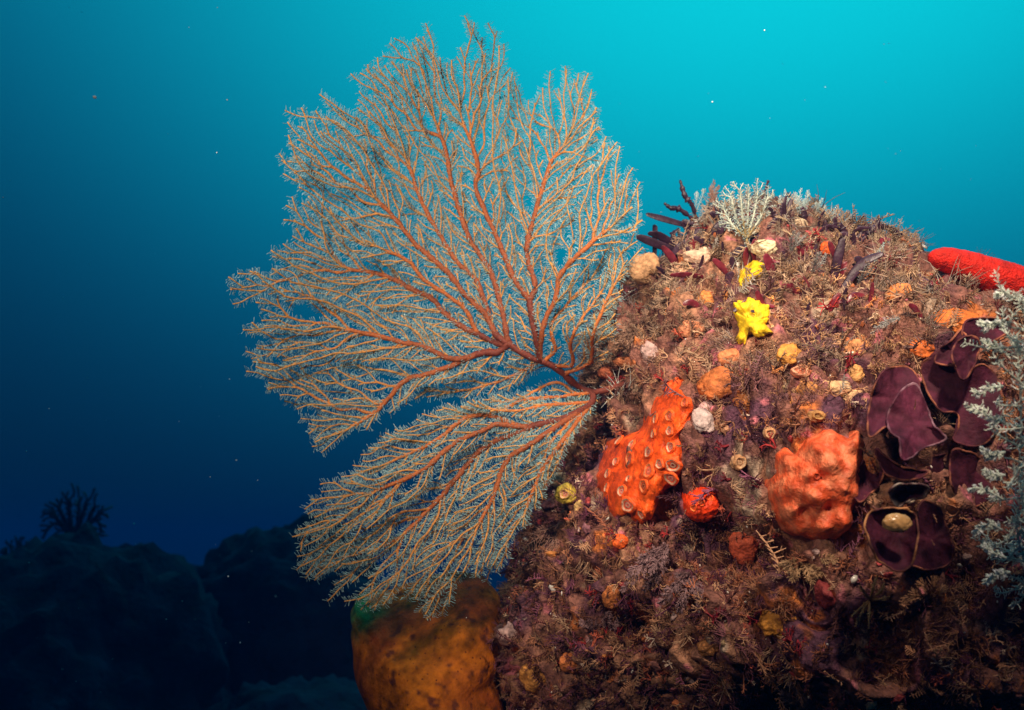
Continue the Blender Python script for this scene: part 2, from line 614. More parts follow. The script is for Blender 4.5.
    def finish(self, tip_r, max_r, expo=2.4, smooth=2):
        n = len(self.pos)
        pos = np.array(self.pos); par = np.array(self.par); z = np.array(self.z)
        kids = np.zeros(n, int)
        for k in range(n):
            if par[k] >= 0: kids[par[k]] += 1
        acc = np.zeros(n)
        for k in range(n - 1, -1, -1):
            if kids[k] == 0: acc[k] = max(acc[k], 1.0)
            if par[k] >= 0: acc[par[k]] += acc[k]
        rad = np.minimum(tip_r * acc ** (1 / expo), max_r)
        for _ in range(smooth):      # smooth along the chain
            cs = np.zeros((n, 2)); cn = np.zeros(n)
            np.add.at(cs, par[par >= 0], pos[par >= 0]); np.add.at(cn, par[par >= 0], 1)
            m = (par >= 0) & (cn > 0)
            pos2 = pos.copy()
            pos2[m] = 0.5 * pos[m] + 0.25 * pos[par[m]] + 0.25 * cs[m] / cn[m][:, None]
            pos = pos2
        self.P, self.PAR, self.Z, self.RAD, self.KIDS, self.ACC = pos, par, z, rad, kids, acc
        return self


def fan_colour(r):
    t = np.clip((np.asarray(r) - 0.7) / 3.0, 0, 1)[:, None]
    thin = np.array((0.54, 0.27, 0.075)); mid = np.array((0.46, 0.13, 0.030)); thick = np.array((0.15, 0.032, 0.02))
    return np.where(t < 0.4, thin + (mid - thin) * (t / 0.4), mid + (thick - mid) * ((t - 0.4) / 0.6))


def chains(tr, mask):
    """maximal unbranched chains following the thickest child"""
    n = len(tr.P)
    best = np.full(n, -1)
    for k in range(n):
        p = tr.PAR[k]
        if p >= 0 and tr.LB[k] == tr.LB[p] and (best[p] < 0 or tr.ACC[k] > tr.ACC[best[p]]):
            best[p] = k
    out = []
    for k in range(n):
        if not mask[k]: continue
        p = tr.PAR[k]
        if p >= 0 and best[p] == k: continue
        ch = [p] if p >= 0 else []
        c = k
        while c >= 0:
            ch.append(c); c = best[c]
        if len(ch) > 1: out.append(ch)
    return out


def build_fan(name, tr, to3, root_loc, labels, px_m, polyp_len, polyp_gap, polyp_col, limb_names, colour=fan_colour, polyp_r=0.27, max_polyp_r=3.6, sides=6):
    t = thing(name, root_loc, *labels)
    tr.LB = np.array(tr.limb)
    g_ = np.random.default_rng(5)
    P3 = to3(tr.P, tr.Z)
    # local out-of-plane direction
    for lb in sorted(set(tr.limb)):
        msk = tr.LB == lb
        mb = MB()
        for ch in chains(tr, msk):
            pts = P3[ch]; r = tr.RAD[ch].copy()
            r[0] = min(r[0], r[1] * 1.25)
            c = colour(r)
            rr = r * px_m * (1 + 0.10 * g_.normal(size=len(r)))
            path_tube(mb, pts, rr, sides, c)
        br = mb.build(limb_names(lb), M['fanbranch'], t)
        if polyp_len <= 0: continue
        # polyps along both sides
        ks = np.where(msk & (tr.PAR >= 0) & (tr.RAD < max_polyp_r))[0]
        A = tr.P[tr.PAR[ks]]; B = tr.P[ks]; zA = tr.Z[tr.PAR[ks]]; zB = tr.Z[ks]
        L = np.hypot(*(B - A).T); d = unit(B - A); nrm2 = np.stack((-d[:, 1], d[:, 0]), -1)
        P0, P1, P2, CC = [], [], [], []
        ks0, A0, B0_, zA0, zB0, d0_, n0_ = ks, A, B, zA, zB, d, nrm2
        reps = max(1, int(round(np.median(L) / polyp_gap)))
        for q in range(reps):
            for s in (-1, 1):
                kk = g_.random(len(ks0)) < 0.74
                ks = ks0[kk]; A, B, zA, zB, d, nrm2 = A0[kk], B0_[kk], zA0[kk], zB0[kk], d0_[kk], n0_[kk]
                f = (q + g_.random(len(ks)) * 0.5 + (0.25 if s > 0 else 0)) / reps
                b2 = A + (B - A) * f[:, None]; bz = zA + (zB - zA) * f
                ln = polyp_len * (0.7 + 0.5 * g_.random(len(ks)))
                out = g_.normal(0, 0.4, len(ks))
                fw = 0.25 + 0.45 * g_.random(len(ks))
                dd = unit(np.concatenate((nrm2 * s * 0.9 + d * fw[:, None], out[:, None]), 1))
                st = b2 + dd[:, :2] * (tr.RAD[ks] * 0.8)[:, None]; stz = bz + dd[:, 2] * tr.RAD[ks] * px_m * 0.8
                e = st + dd[:, :2] * ln[:, None]; ez = stz + dd[:, 2] * ln * px_m
                P0.append(to3(st, stz)); P1.append(to3(e, ez))
                dn = unit(dd + g_.normal(0, 0.3, dd.shape)); e2 = e + dn[:, :2] * (ln * 0.35)[:, None]
                P2.append(to3(e2, ez + dn[:, 2] * ln * 0.35 * px_m))
                CC.append(np.array(polyp_col) * (0.75 + 0.5 * g_.random((len(ks), 1))))
            # face-on polyps: short stubs toward either face
            kk = g_.random(len(ks0)) < 0.45
            ks = ks0[kk]; A, B, zA, zB, d, nrm2 = A0[kk], B0_[kk], zA0[kk], zB0[kk], d0_[kk], n0_[kk]
            s3 = np.where(g_.random(len(ks)) < 0.5, -1, 1)
            f = g_.random(len(ks))
            b2 = A + (B - A) * f[:, None]; bz = zA + (zB - zA) * f
            side = g_.normal(0, 0.6, len(ks))
            dd = unit(np.concatenate((nrm2 * side[:, None] + d * 0.3, -np.ones((len(ks), 1))), 1))
            stz = bz + dd[:, 2] * tr.RAD[ks] * px_m * 0.9; st = b2 + dd[:, :2] * (tr.RAD[ks] * 0.9)[:, None]
            ln = polyp_len * 0.55
            P0.append(to3(st, stz)); P1.append(to3(st + dd[:, :2] * ln, stz + dd[:, 2] * ln * px_m))
            P2.append(to3(st + dd[:, :2] * ln * 1.3, stz + dd[:, 2] * ln * 1.3 * px_m))
            CC.append(np.array(polyp_col) * (0.8 + 0.5 * g_.random((len(ks), 1))))
        P0 = np.concatenate(P0); P1 = np.concatenate(P1); P2 = np.concatenate(P2); CC = np.concatenate(CC)
        mb = MB()
        seg_tubes(mb, P0, P1, polyp_r * px_m * 0.8, polyp_r * px_m, CC * 0.85, 3)
        seg_tubes(mb, P1, P2, polyp_r * px_m * 1.25, polyp_r * px_m * 0.35, CC * 1.1, 3)
        if not mb.empty():
            po = mb.build('polyps', M['polyp'], br); po['kind'] = 'stuff'
    return t


# ------------------------------------------------------------------ the big sea fan
FD = 1.13
base_hit, base_n = hit(612, 388)
BASE_D = depth_of(base_hit)


def fan3(p2, z):
    p2 = np.asarray(p2, float)
    dx = (p2[:, 0] - 600) / 300.0
    up = (p2[:, 1] - 380) / 300.0
    # the blade leans a little toward the camera on its far side and is gently cupped
    d = BASE_D - 0.015 + 0.10 * dx + 0.03 * np.sin(p2[:, 0] / 70.0 + p2[:, 1] / 110.0) * np.clip(-dx, 0, 1) + np.where(up > 0, -0.05, 0.035) * up * up + np.where(dx > 0, -0.10 * dx, 0)
    d = d - 0.085 * np.clip((p2[:, 0] - 490) / 90, 0, 1) * np.clip(np.abs(p2[:, 1] - 388) / 55, 0, 1)
    return P(p2[:, 0], p2[:, 1], d + z)


ft = Tree()
stem = ft.limb_path([(625, 384), (606, 390), (588, 392), (570, 380), (553, 366), (540, 361)], 0, 4)
hub = stem[-1]; fork = stem[int(len(stem) * 0.35)]
ft_l = {}
def limb(idx, pts, par, zs=0.0):
    z0 = ft.z[par]
    ids = ft.limb_path([ft.pos[par]] + list(pts), idx, 4, par, z0, zs)
    ft_l[idx] = ids
    return ids
trunk = limb(1, [(537, 340), (532, 318), (530, 300)], hub)
limb(2, [(536, 286), (529, 265), (527, 248), (530, 232), (536, 210), (543, 187), (551, 163), (562, 148)], trunk[-1], 0.01)
limb(3, [(521, 289), (513, 277), (505, 257), (498, 240), (487, 216), (475, 187), (479, 172), (474, 151), (463, 122)], trunk[-1], -0.02)
lf = limb(4, [(522, 353), (508, 343)], hub)
limb(5, [(504, 318), (499, 299), (492, 274), (482, 258), (468, 236), (458, 205), (450, 177), (447, 155), (438, 128)], lf[-1], 0.015)
c_ = limb(6, [(496, 335), (485, 314), (466, 296), (450, 275), (436, 262), (415, 244), (398, 222), (382, 205)], lf[-1], -0.02)
limb(7, [(480, 289), (473, 276), (458, 263), (446, 245), (432, 222), (420, 198), (410, 168)], c_[5], 0.03)
d_ = limb(8, [(499, 344), (475, 333), (457, 324), (441, 309), (430, 297), (413, 290), (399, 282), (380, 274), (352, 270)], lf[-1], 0.02)
limb(9, [(465, 309), (445, 294), (421, 277), (410, 262), (385, 250)], d_[8], -0.03)
e_ = limb(10, [(499, 352), (480, 353), (457, 360), (436, 353), (420, 345), (404, 343), (378, 336), (350, 330)], lf[-1], -0.015)
limb(11, [(446, 368), (424, 375), (404, 381), (384, 404), (370, 416), (353, 426)], e_[10], 0.01)
limb(12, [(531, 366), (522, 371), (505, 379), (480, 387), (455, 392)], hub, 0.03)
r_ = limb(13, [(541, 340), (545, 320), (556, 298), (559, 277), (570, 263), (586, 248), (598, 237), (609, 229)], hub, -0.02)
limb(14, [(556, 350), (551, 335), (552, 322), (564, 308), (576, 294), (590, 280)], stem[-2], 0.02)
limb(15, [(573, 365), (570, 345), (578, 325), (592, 305), (604, 288)], stem[-5], 0.0)
l0 = limb(16, [(592, 403), (566, 418), (545, 423), (528, 427)], fork)
l1 = limb(17, [(513, 424), (496, 417), (479, 415), (462, 420), (437, 440), (415, 451), (390, 462)], l0[-1], 0.01)
l2 = limb(18, [(512, 426), (496, 424), (480, 432), (459, 440), (438, 457), (420, 472), (380, 489)], l0[-1], -0.02)
limb(19, [(520, 432), (498, 440), (478, 452), (458, 476), (436, 502), (410, 528)], l0[-2], 0.02)
limb(20, [(548, 432), (528, 446), (511, 456), (501, 472), (496, 490), (480, 522)], l0[5], -0.02)
limb(21, [(556, 436), (545, 455), (538, 478)], l0[5], 0.01)
limb(22, [(575, 394), (562, 383), (548, 384), (530, 394), (508, 402), (492, 400)], stem[8], 0.02)

limb(23, [(590, 362), (592, 338), (604, 306), (620, 274)], stem[-8], -0.01)
limb(24, [(568, 404), (545, 405), (515, 411), (488, 409)], l0[3], -0.01)
limb(25, [(574, 424), (564, 446), (553, 474)], l0[2], 0.005)
limb(26, [(556, 450), (540, 474), (528, 505)], l0[4], 0.0)
limb(27, [(548, 398), (522, 400), (498, 412), (470, 414)], fork, 0.01)
UP = [(604, 365), (616, 330), (622, 295), (630, 262), (638, 226), (634, 188), (622, 158), (606, 150), (601, 112), (592, 88), (572, 72), (556, 86), (537, 70), (521, 86),
      (511, 62), (497, 36), (470, 33), (459, 54), (446, 58), (432, 33), (424, 50), (404, 44), (387, 55), (384, 72), (360, 84), (351, 104), (326, 99), (319, 115),
      (290, 118), (280, 140), (277, 166), (300, 188), (290, 224), (283, 250), (268, 268), (238, 290), (250, 311), (240, 338), (260, 358), (272, 388), (298, 402),
      (310, 425), (316, 456), (336, 437), (372, 422), (420, 398), (470, 398), (520, 384), (548, 372), (575, 372)]
LO = [(600, 398), (545, 386), (500, 396), (462, 404), (402, 424), (384, 442), (360, 462), (344, 478), (328, 496), (319, 505), (310, 530), (317, 560), (340, 574), (346, 590),
      (360, 584), (384, 600), (402, 588), (426, 590), (430, 616), (448, 602), (466, 568), (488, 572), (510, 556), (520, 530), (540, 495), (560, 462), (574, 432)]
hubp = np.array((548, 372.0)); hubl = np.array((590, 395.0))
lowl = [i for i, l in enumerate(ft.limb) if l in (16, 17, 18, 19, 20, 21, 22, 24, 25, 26, 27)]
upl = [i for i, l in enumerate(ft.limb) if l not in (16, 17, 18, 19, 20, 21, 22, 24, 25, 26, 27)]
ft.grow(UP, hubp, upl, sep=3.8, probe=6.5, fork=(6, 16), side=(8, 14), ang=(20, 42), radial=0.13, wander=0.045, seed=1)
LO = [tuple(hubl + (np.array(q) - hubl) * 1.035) for q in LO]
ft.grow(LO, hubl, lowl, sep=3.6, probe=6.0, fork=(6, 15), side=(8, 13), ang=(18, 38), radial=0.18, wander=0.045, seed=2)
# looser layers of twigs a little behind and in front of the first
ft.grow(UP, hubp, upl, sep=5.0, probe=8.5, fork=(10, 28), side=(16, 30), ang=(16, 34), radial=0.16, wander=0.045, seed=3, zslope=0.00025, zwalk=0.0002, gen=2, limit=34000)
ft.grow(LO, hubl, lowl, sep=4.6, probe=7.5, fork=(10, 26), side=(14, 26), ang=(16, 34), radial=0.20, wander=0.045, seed=4, zslope=-0.00025, zwalk=0.0002, gen=2, limit=34000)
ft.grow(UP, hubp, upl, sep=7.5, probe=13, fork=(14, 34), side=(24, 44), ang=(14, 30), radial=0.2, wander=0.045, seed=5, zslope=-0.00028, zwalk=0.0002, gen=2, limit=40000)
ft.grow(LO, hubl, lowl, sep=7, probe=12, fork=(14, 34), side=(22, 40), ang=(14, 30), radial=0.22, wander=0.045, seed=6, zslope=0.0003, zwalk=0.0002, gen=2, limit=34000)
ft.finish(0.72, 3.8, 3.1, 2)
open('/tmp/log.txt','w').write(str(len(ft.P))) if False else None
PXM = FD / FPX
build_fan('sea_fan', ft, fan3, base_hit, ('large orange brown sea fan with pale polyps growing sideways off the boulder', 'sea fan'),
          PXM, 4.2, 1.55, (0.30, 0.49, 0.52), lambda l: 'stem' if l == 0 else 'branch')

# ------------------------------------------------------------------ distant reef
def far_boulder(px, py, d, rx, ry, rz, seed, label):
    c = P(px, py, d)
    v, f = ICO[5]
    q = v * np.array((rx, rz, ry))
    n = fbm(q + seed * 3.7, 2.2 / max(rx, 0.2), 4, seed) * 0.24 + fbm(q + seed, 9 / max(rx, 0.2), 4, seed + 9) * 0.16
    q = q * (1 + n)[:, None] + c
    mb = MB(); mb.add(q, None, f)
    o = mb.build('reef_boulder', M['farrock'], origin=(c[0], c[1], q[:, 2].min()))
    return tag(o, label, 'boulder', 'dark boulders in the distance')


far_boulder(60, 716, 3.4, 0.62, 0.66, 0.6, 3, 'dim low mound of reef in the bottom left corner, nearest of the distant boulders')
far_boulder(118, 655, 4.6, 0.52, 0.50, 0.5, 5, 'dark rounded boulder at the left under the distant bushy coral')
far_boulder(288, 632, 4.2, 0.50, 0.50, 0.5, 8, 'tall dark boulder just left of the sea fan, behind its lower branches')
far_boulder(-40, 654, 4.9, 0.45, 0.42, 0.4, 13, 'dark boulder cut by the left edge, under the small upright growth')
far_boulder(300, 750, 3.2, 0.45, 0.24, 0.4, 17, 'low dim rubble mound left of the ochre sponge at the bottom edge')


def far_bush(px, py, d, w, h, n, seed, name, label, cat):
    g_ = np.random.default_rng(seed)
    tr = Tree()
    st = tr.limb_path([(px, py), (px + 1, py - h * 0.14), (px, py - h * 0.25)], 0, 2)
    hub_ = np.array((px, py + 3.0))
    for k in range(n):
        a = (k / (n - 1) - 0.5) * 1.7 + g_.normal(0, 0.08)
        L = h * (0.75 + 0.2 * g_.random())
        tip = (px + math.sin(a) * w * 0.62, py - h * 0.25 - math.cos(a) * L * 0.7)
        md = (px + math.sin(a) * w * 0.28 + g_.normal(0, 1), py - h * 0.25 - math.cos(a) * L * 0.3)
        tr.limb_path([tr.pos[st[-1]], md, tip], 1, 2, st[-1], 0, g_.normal(0, 0.05))
    poly = [(px - w * .6, py - h * .3), (px - w * .55, py - h * .7), (px - w * .2, py - h), (px + w * .3, py - h * 1.02), (px + w * .6, py - h * .75), (px + w * .5, py - h * .3), (px, py)]
    tr.grow(poly, hub_, list(range(len(tr.pos))), step=2.0, sep=2.2, probe=4, fork=(3, 8), side=(4, 8), radial=0.1, wander=0.1, seed=seed, limit=1500)
    tr.finish(1.15, 2.6, 3.4)
    pxm = d / FPX
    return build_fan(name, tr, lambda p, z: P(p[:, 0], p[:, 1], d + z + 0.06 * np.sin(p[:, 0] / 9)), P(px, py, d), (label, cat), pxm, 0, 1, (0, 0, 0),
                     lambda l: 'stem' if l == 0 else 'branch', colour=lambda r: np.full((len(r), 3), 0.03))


M['fanbranch_far'] = M['fanbranch']
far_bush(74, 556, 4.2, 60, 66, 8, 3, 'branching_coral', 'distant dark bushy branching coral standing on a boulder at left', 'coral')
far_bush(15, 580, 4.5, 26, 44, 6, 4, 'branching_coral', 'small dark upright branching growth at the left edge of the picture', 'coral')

# the water itself, in between: everything stands inside it
hz = bpy.data.materials.new('sea water haze')
hz.use_nodes = True
t_ = hz.node_tree
t_.nodes.clear()
pv = N(t_, 'ShaderNodeVolumePrincipled')
pv.inputs['Color'].default_value = (0.008, 0.17, 0.52, 1)
pv.inputs['Density'].default_value = 0.045
ho = N(t_, 'ShaderNodeOutputMaterial')
t_.links.new(pv.outputs[0], ho.inputs['Volume'])
mb = MB()
x0, x1, y0, y1, z0, z1 = -45, 45, -24, 64, -2.2, 2.0
mb.add([(x, y, z) for x in (x0, x1) for y in (y0, y1) for z in (z0, z1)],
       [(0, 1, 3, 2), (4, 6, 7, 5), (0, 4, 5, 1), (2, 3, 7, 6), (0, 2, 6, 4), (1, 5, 7, 3)])
o = mb.build('haze', hz, smooth=False, origin=(0, 0, 0))
o['kind'] = 'stuff'

# ------------------------------------------------------------------ cushions draped on the boulder
def resample_loop(pts, n):
    p = np.asarray(pts, float)
    q = np.concatenate((p[-2:], p, p[:3]))
    m = len(p); t = np.linspace(0, m, n, endpoint=False)
    i = t.astype(int); f = (t - i)[:, None]
    a, b, c, e = q[i + 1], q[i + 2], q[i + 3], q[i + 4]
    return 0.5 * (2 * b + (c - a) * f + (2 * a - 5 * b + 4 * c - e) * f ** 2 + (3 * b - a - 3 * c + e) * f ** 3)


def drape(outline, bulge, bumps=(), namp=0.003, nscale=40, seed=0, nr=44, na=150, colf=None, sink=0.02, prof=0.5, rough_edge=0.06):
    """a cushion with the given outline, fitted to the rock under it; returns MB, the surface and its frame"""
    lp = resample_loop(outline, na)
    cen = lp.mean(0)
    g_ = np.random.default_rng(seed)
    ang = np.arange(na) / na * 2 * math.pi
    lp = cen + (lp - cen) * (1 + rough_edge * (np.sin(ang * 9 + seed) * 0.4 + np.sin(ang * 17 + seed * 2.1) * 0.35 + np.sin(ang * 31 + seed) * .25))[:, None]
    smp = np.concatenate([cen + (lp[::6] - cen) * k for k in (0.0, 0.35, 0.65, 0.9)])
    hs, ns = zip(*[hit(*q) for q in smp])
    hs = np.array(hs); nm = unit(np.array(ns).mean(0))
    dd = (hs - CAM) @ AF
    x = (smp - cen) / 50.0
    A = np.stack((np.ones(len(x)), x[:, 0], x[:, 1], x[:, 0] ** 2, x[:, 1] ** 2, x[:, 0] * x[:, 1]), 1)
    med = np.median(dd)
    co = np.linalg.lstsq(A, np.clip(dd, med - 0.1, med + 0.1), rcond=None)[0]
    tt = np.linspace(0, 1, nr) ** 0.8
    px = cen[None, None] + (lp[:, None] - cen) * tt[None, :, None]
    x = (px - cen) / 50.0
    dep = co[0] + co[1] * x[..., 0] + co[2] * x[..., 1] + co[3] * x[..., 0] ** 2 + co[4] * x[..., 1] ** 2 + co[5] * x[..., 0] * x[..., 1]
    S3 = P(px[..., 0], px[..., 1], dep)
    nf = unit(unit(nm) * 0.7 - AF * 0.6)
    h = bulge * (np.maximum(1 - tt ** 2, 0) ** prof)[None] * np.ones((na, 1))
    fade = np.clip((1 - tt) * 5, 0, 1)[None]
    for (bx, by, br, bh) in bumps:
        r2 = ((px[..., 0] - bx) ** 2 + (px[..., 1] - by) ** 2) / (br * br)
        h = h + bh * np.exp(-r2 * 1.6) * fade
    h = h + namp * fbm(S3, nscale, 3, seed) * fade - sink * np.clip((tt - 0.93) / 0.07, 0, 1)[None] ** 1.5
    V = S3 + nf * h[..., None]
    col = None
    if colf is not None:
        col = colf(px.reshape(-1, 2), V.reshape(-1, 3))
    V = V.reshape(-1, 3)
    # close the back so that the cushion is a solid
    back = S3[:, -1] - nf * (sink + 0.012)
    mb = MB()
    i = np.arange(na); i2 = (i + 1) % na
    Q = [np.stack((i * nr + k, i * nr + k + 1, i2 * nr + k + 1, i2 * nr + k), -1) for k in range(nr - 1)]
    n0 = len(V)
    Q.append(np.stack((i * nr + nr - 1, n0 + i, n0 + i2, i2 * nr + nr - 1), -1))
    V2 = np.concatenate((V, back, back.mean(0)[None]))
    T = np.stack((n0 + i, np.full(na, n0 + na), n0 + i2), -1)
    if col is not None:
        col = np.concatenate((col, np.repeat(col[-1:], na + 1, 0)))
    mb.add(V2, np.concatenate(Q), T, col)
    bv = BVHTree.FromPolygons([Vector(a) for a in V], [tuple(int(b) for b in q) for q in np.concatenate(Q[:-1])])
    c3 = S3[:, 0].mean(0)
    # record where turf must keep off
    for k in range(0, na, 8):
        for f in (0.35, 0.72):
            EXCL.append((cen + (lp[k] - cen) * f, np.hypot(*(lp[k] - cen)) * 0.30))
    return mb, bv, nf, c3


def on(bv, px, py):
    d = Vector(P(px, py, 1.0) - CAM).normalized()
    loc, nor, idx, dist = bv.ray_cast(Vector(CAM), d)
    if loc is None:
        h_, n_ = hit(px, py)
        return h_, n_
    nor = np.array(nor)
    if nor @ AF > 0: nor = -nor
    return np.array(loc), nor


def ring_mesh(mb, c, n, r, tube, squash, col_out, col_mid, col_in, seed=0, depth=0.3):
    """raised rim with a sunken disc: one opening of a colony"""
    g_ = np.random.default_rng(seed)
    ref = np.array((0.3, 0.1, 1.0)); u = unit(np.cross(n, ref)); w = np.cross(n, u)
    sides = 28
    a = np.arange(sides) / sides * 2 * math.pi
    wob = 1 + 0.07 * np.sin(a * 3 + seed) + 0.05 * np.sin(a * 5 + seed * 2)
    prof = [(1.35, -0.10, col_out), (1.22, 0.32, col_out), (1.05, 0.55, col_out), (0.90, 0.50, col_mid), (0.78, 0.22, col_mid), (0.66, 0.06, col_out), (0.50, 0.02, col_in), (0.32, 0.18, col_mid), (0.16, 0.1, col_in), (0.03, -0.1, col_in)]
    V, Cc = [], []
    for (rr, hh, cc) in prof:
        V.append(c + (np.cos(a) * rr * r * wob)[:, None] * u + (np.sin(a) * rr * r * squash * wob)[:, None] * w + n * hh * tube)
        Cc.append(np.repeat(np.array(cc)[None], sides, 0) * (1 + 0.12 * g_.normal(size=(sides, 1))))
    k = np.arange(sides); k2 = (k + 1) % sides
    Q = np.concatenate([np.stack((j * sides + k, j * sides + k2, (j + 1) * sides + k2, (j + 1) * sides + k), -1) for j in range(len(prof) - 1)])
    mb.add(np.concatenate(V), Q, None, np.clip(np.concatenate(Cc), 0, 1))


# orange colony with ringed openings
OC = [(600, 462), (605, 444), (622, 436), (640, 428), (648, 412), (655, 396), (672, 390), (692, 396), (692, 415), (682, 432), (684, 452), (686, 472), (676, 486), (664, 492),
      (656, 510), (646, 524), (630, 522), (612, 514), (600, 498), (595, 480)]
rings = [(598, 455, 8), (619, 441, 8), (632, 445, 7), (616, 462, 7.5), (630, 459, 8), (649, 452, 8), (654, 434, 6.5), (670, 431, 7), (670, 416, 7), (656, 419, 6.5), (671, 447, 9),
         (673, 465, 8), (649, 471, 9), (608, 474, 8), (607, 488, 8), (622, 491, 8), (644, 486, 9), (667, 491, 10), (628, 505, 9), (660, 464, 6), (685, 403, 7), (629, 479, 6), (671, 478, 8), (642, 514, 7)]
def oc_col(px, V):
    n = fbm(V, 60, 3, 5)[:, None]
    n2 = np.clip(fbm(V, 150, 2, 8)[:, None] * 3 - 0.7, 0, 1)
    return np.array((0.82, 0.085, 0.008)) * (1 + 0.4 * n) * (1 - 0.55 * n2) + np.clip(n, 0, 1) * np.array((0.05, 0.07, 0.01))
mb, bv, nf, c3 = drape(OC, 0.046, [(x, y, r * 1.5, 0.010) for x, y, r in rings], 0.006, 60, 3, colf=oc_col)
t = thing('colonial_ascidian', hit(645, 470)[0], 'bright orange lumpy colony covered in pale ringed openings, right of the sea fan stem', 'sea squirt')
mb.build('body', M['orange'], t)
for k, (x, y, r) in enumerate(rings):
    c, n = on(bv, x, y)
    m = MB()
    dark = k % 5 == 1
    ring_mesh(m, c + n * 0.0004, n, r * 0.00095 * (0.8 + 0.35 * ((k * 5) % 7) / 7), 0.0034, 0.8 + 0.2 * ((k * 7) % 5) / 5, (0.80, 0.10, 0.012), (0.58, 0.34, 0.23) if k % 4 else (0.60, 0.18, 0.07), (0.62, 0.10, 0.09) if not dark else (0.20, 0.02, 0.012), k)
    m.build('opening', M['orange'], t)

# small red-orange knobbly colony beside it
RC = [(682, 500), (688, 490), (702, 487), (716, 492), (720, 504), (714, 515), (700, 519), (686, 514)]
kn = [(x, y, 5, 0.006) for x in range(688, 718, 7) for y in range(492, 518, 6)]
mb, bv, nf, c3 = drape(RC, 0.020, kn, 0.003, 90, 6, na=80, nr=26, colf=lambda px, V: np.array((0.86, 0.055, 0.008)) * (1 + 0.3 * fbm(V, 90, 2, 3)[:, None]))
t = thing('colonial_ascidian', hit(702, 503)[0], 'small round red orange colony with a warty top, below the ringed orange colony', 'sea squirt')
mb.build('body', M['orange'], t)
for k, (x, y) in enumerate([(702, 503), (710, 498), (694, 508)]):
    c, n = on(bv, x, y); m = MB()
    ring_mesh(m, c, unit(n + nf), 0.0036, 0.004, 0.9, (0.85, 0.10, 0.01), (0.85, 0.22, 0.05), (0.4, 0.02, 0.01), k)
    m.build('opening', M['orange'], t)

# salmon knobbly sponge
SC = [(764, 490), (770, 472), (773, 452), (784, 446), (792, 458), (803, 440), (816, 432), (832, 428), (848, 436), (858, 430), (866, 446), (862, 470), (860, 492), (852, 510), (850, 530), (832, 542), (812, 541), (792, 536), (775, 522), (768, 506)]
g0 = np.random.default_rng(4)
kn = [(808, 446, 10, .016), (826, 437, 8, .012), (846, 446, 9, .012), (858, 440, 7, .012), (778, 462, 9, .011), (822, 462, 13, .015), (783, 487, 13, .014), (807, 497, 13, .013), (846, 466, 10, .011), (838, 486, 11, .009),
      (781, 512, 12, .014), (838, 521, 13, .017), (816, 527, 9, .012), (852, 499, 9, .010), (801, 474, 9, .009), (797, 530, 8, .01), (772, 495, 8, .009), (824, 507, 8, -.012), (802, 511, 8, -.018), (815, 476, 6, -.008), (790, 450, 7, -.014)]
kn += [(g0.uniform(772, 858), g0.uniform(440, 536), g0.uniform(3, 6), g0.uniform(.001, .004)) for _ in range(60)]
kn = [(a, b, c * 1.1, d * 0.85) for a, b, c, d in kn]
mb, bv, nf, c3 = drape(SC, 0.030, kn, 0.0015, 60, 8, nr=60, na=180, rough_edge=0.025)
t = thing('knobbly_sponge', hit(815, 488)[0], 'glossy salmon orange sponge with rounded knobs, left of the purple leafy sponge', 'sponge')
mb.build('body', M['salmon'], t)
m = MB(); c, n = on(bv, 816, 476); ring_mesh(m, c, unit(n + nf), 0.004, 0.003, 0.7, (0.7, 0.1, 0.03), (0.5, 0.06, 0.02), (0.10, 0.01, 0.008), 2)
m.build('pore', M['orange'], t)

# yellow sponges
mb, bv, nf, c3 = drape([(732, 308), (738, 300), (752, 298), (766, 303), (772, 314), (767, 324), (772, 332), (762, 338), (750, 336), (744, 346), (736, 342), (738, 326)], 0.022,
                       [(745, 308, 7, .008), (758, 312, 6, .007), (752, 326, 7, .008), (764, 330, 5, .006), (740, 338, 5, .004)], 0.005, 70, 11, na=90, nr=30, rough_edge=0.12)
t = thing('yellow_sponge', hit(752, 318)[0], 'bright lemon yellow lumpy sponge high on the middle of the boulder', 'sponge'); mb.build('body', M['yellow'], t)
m = MB(); c, n = on(bv, 752, 316); ring_mesh(m, c, unit(n + nf), 0.004, 0.004, 0.8, (0.85, 0.6, 0.02), (0.8, 0.5, 0.02), (0.35, 0.2, 0.01), 2); m.build('pore', M['orange'], t)
mb, bv, nf, c3 = drape([(738, 276), (744, 268), (754, 262), (765, 264), (767, 273), (758, 279), (748, 284), (741, 290)], 0.014, [(755, 268, 5, .006), (745, 278, 4, .005)], 0.004, 80, 12, na=70, nr=22, rough_edge=0.12)
t = tag(mb.build('yellow_sponge', M['yellow']), 'small yellow sponge among dark red algae near the top of the boulder', 'sponge')

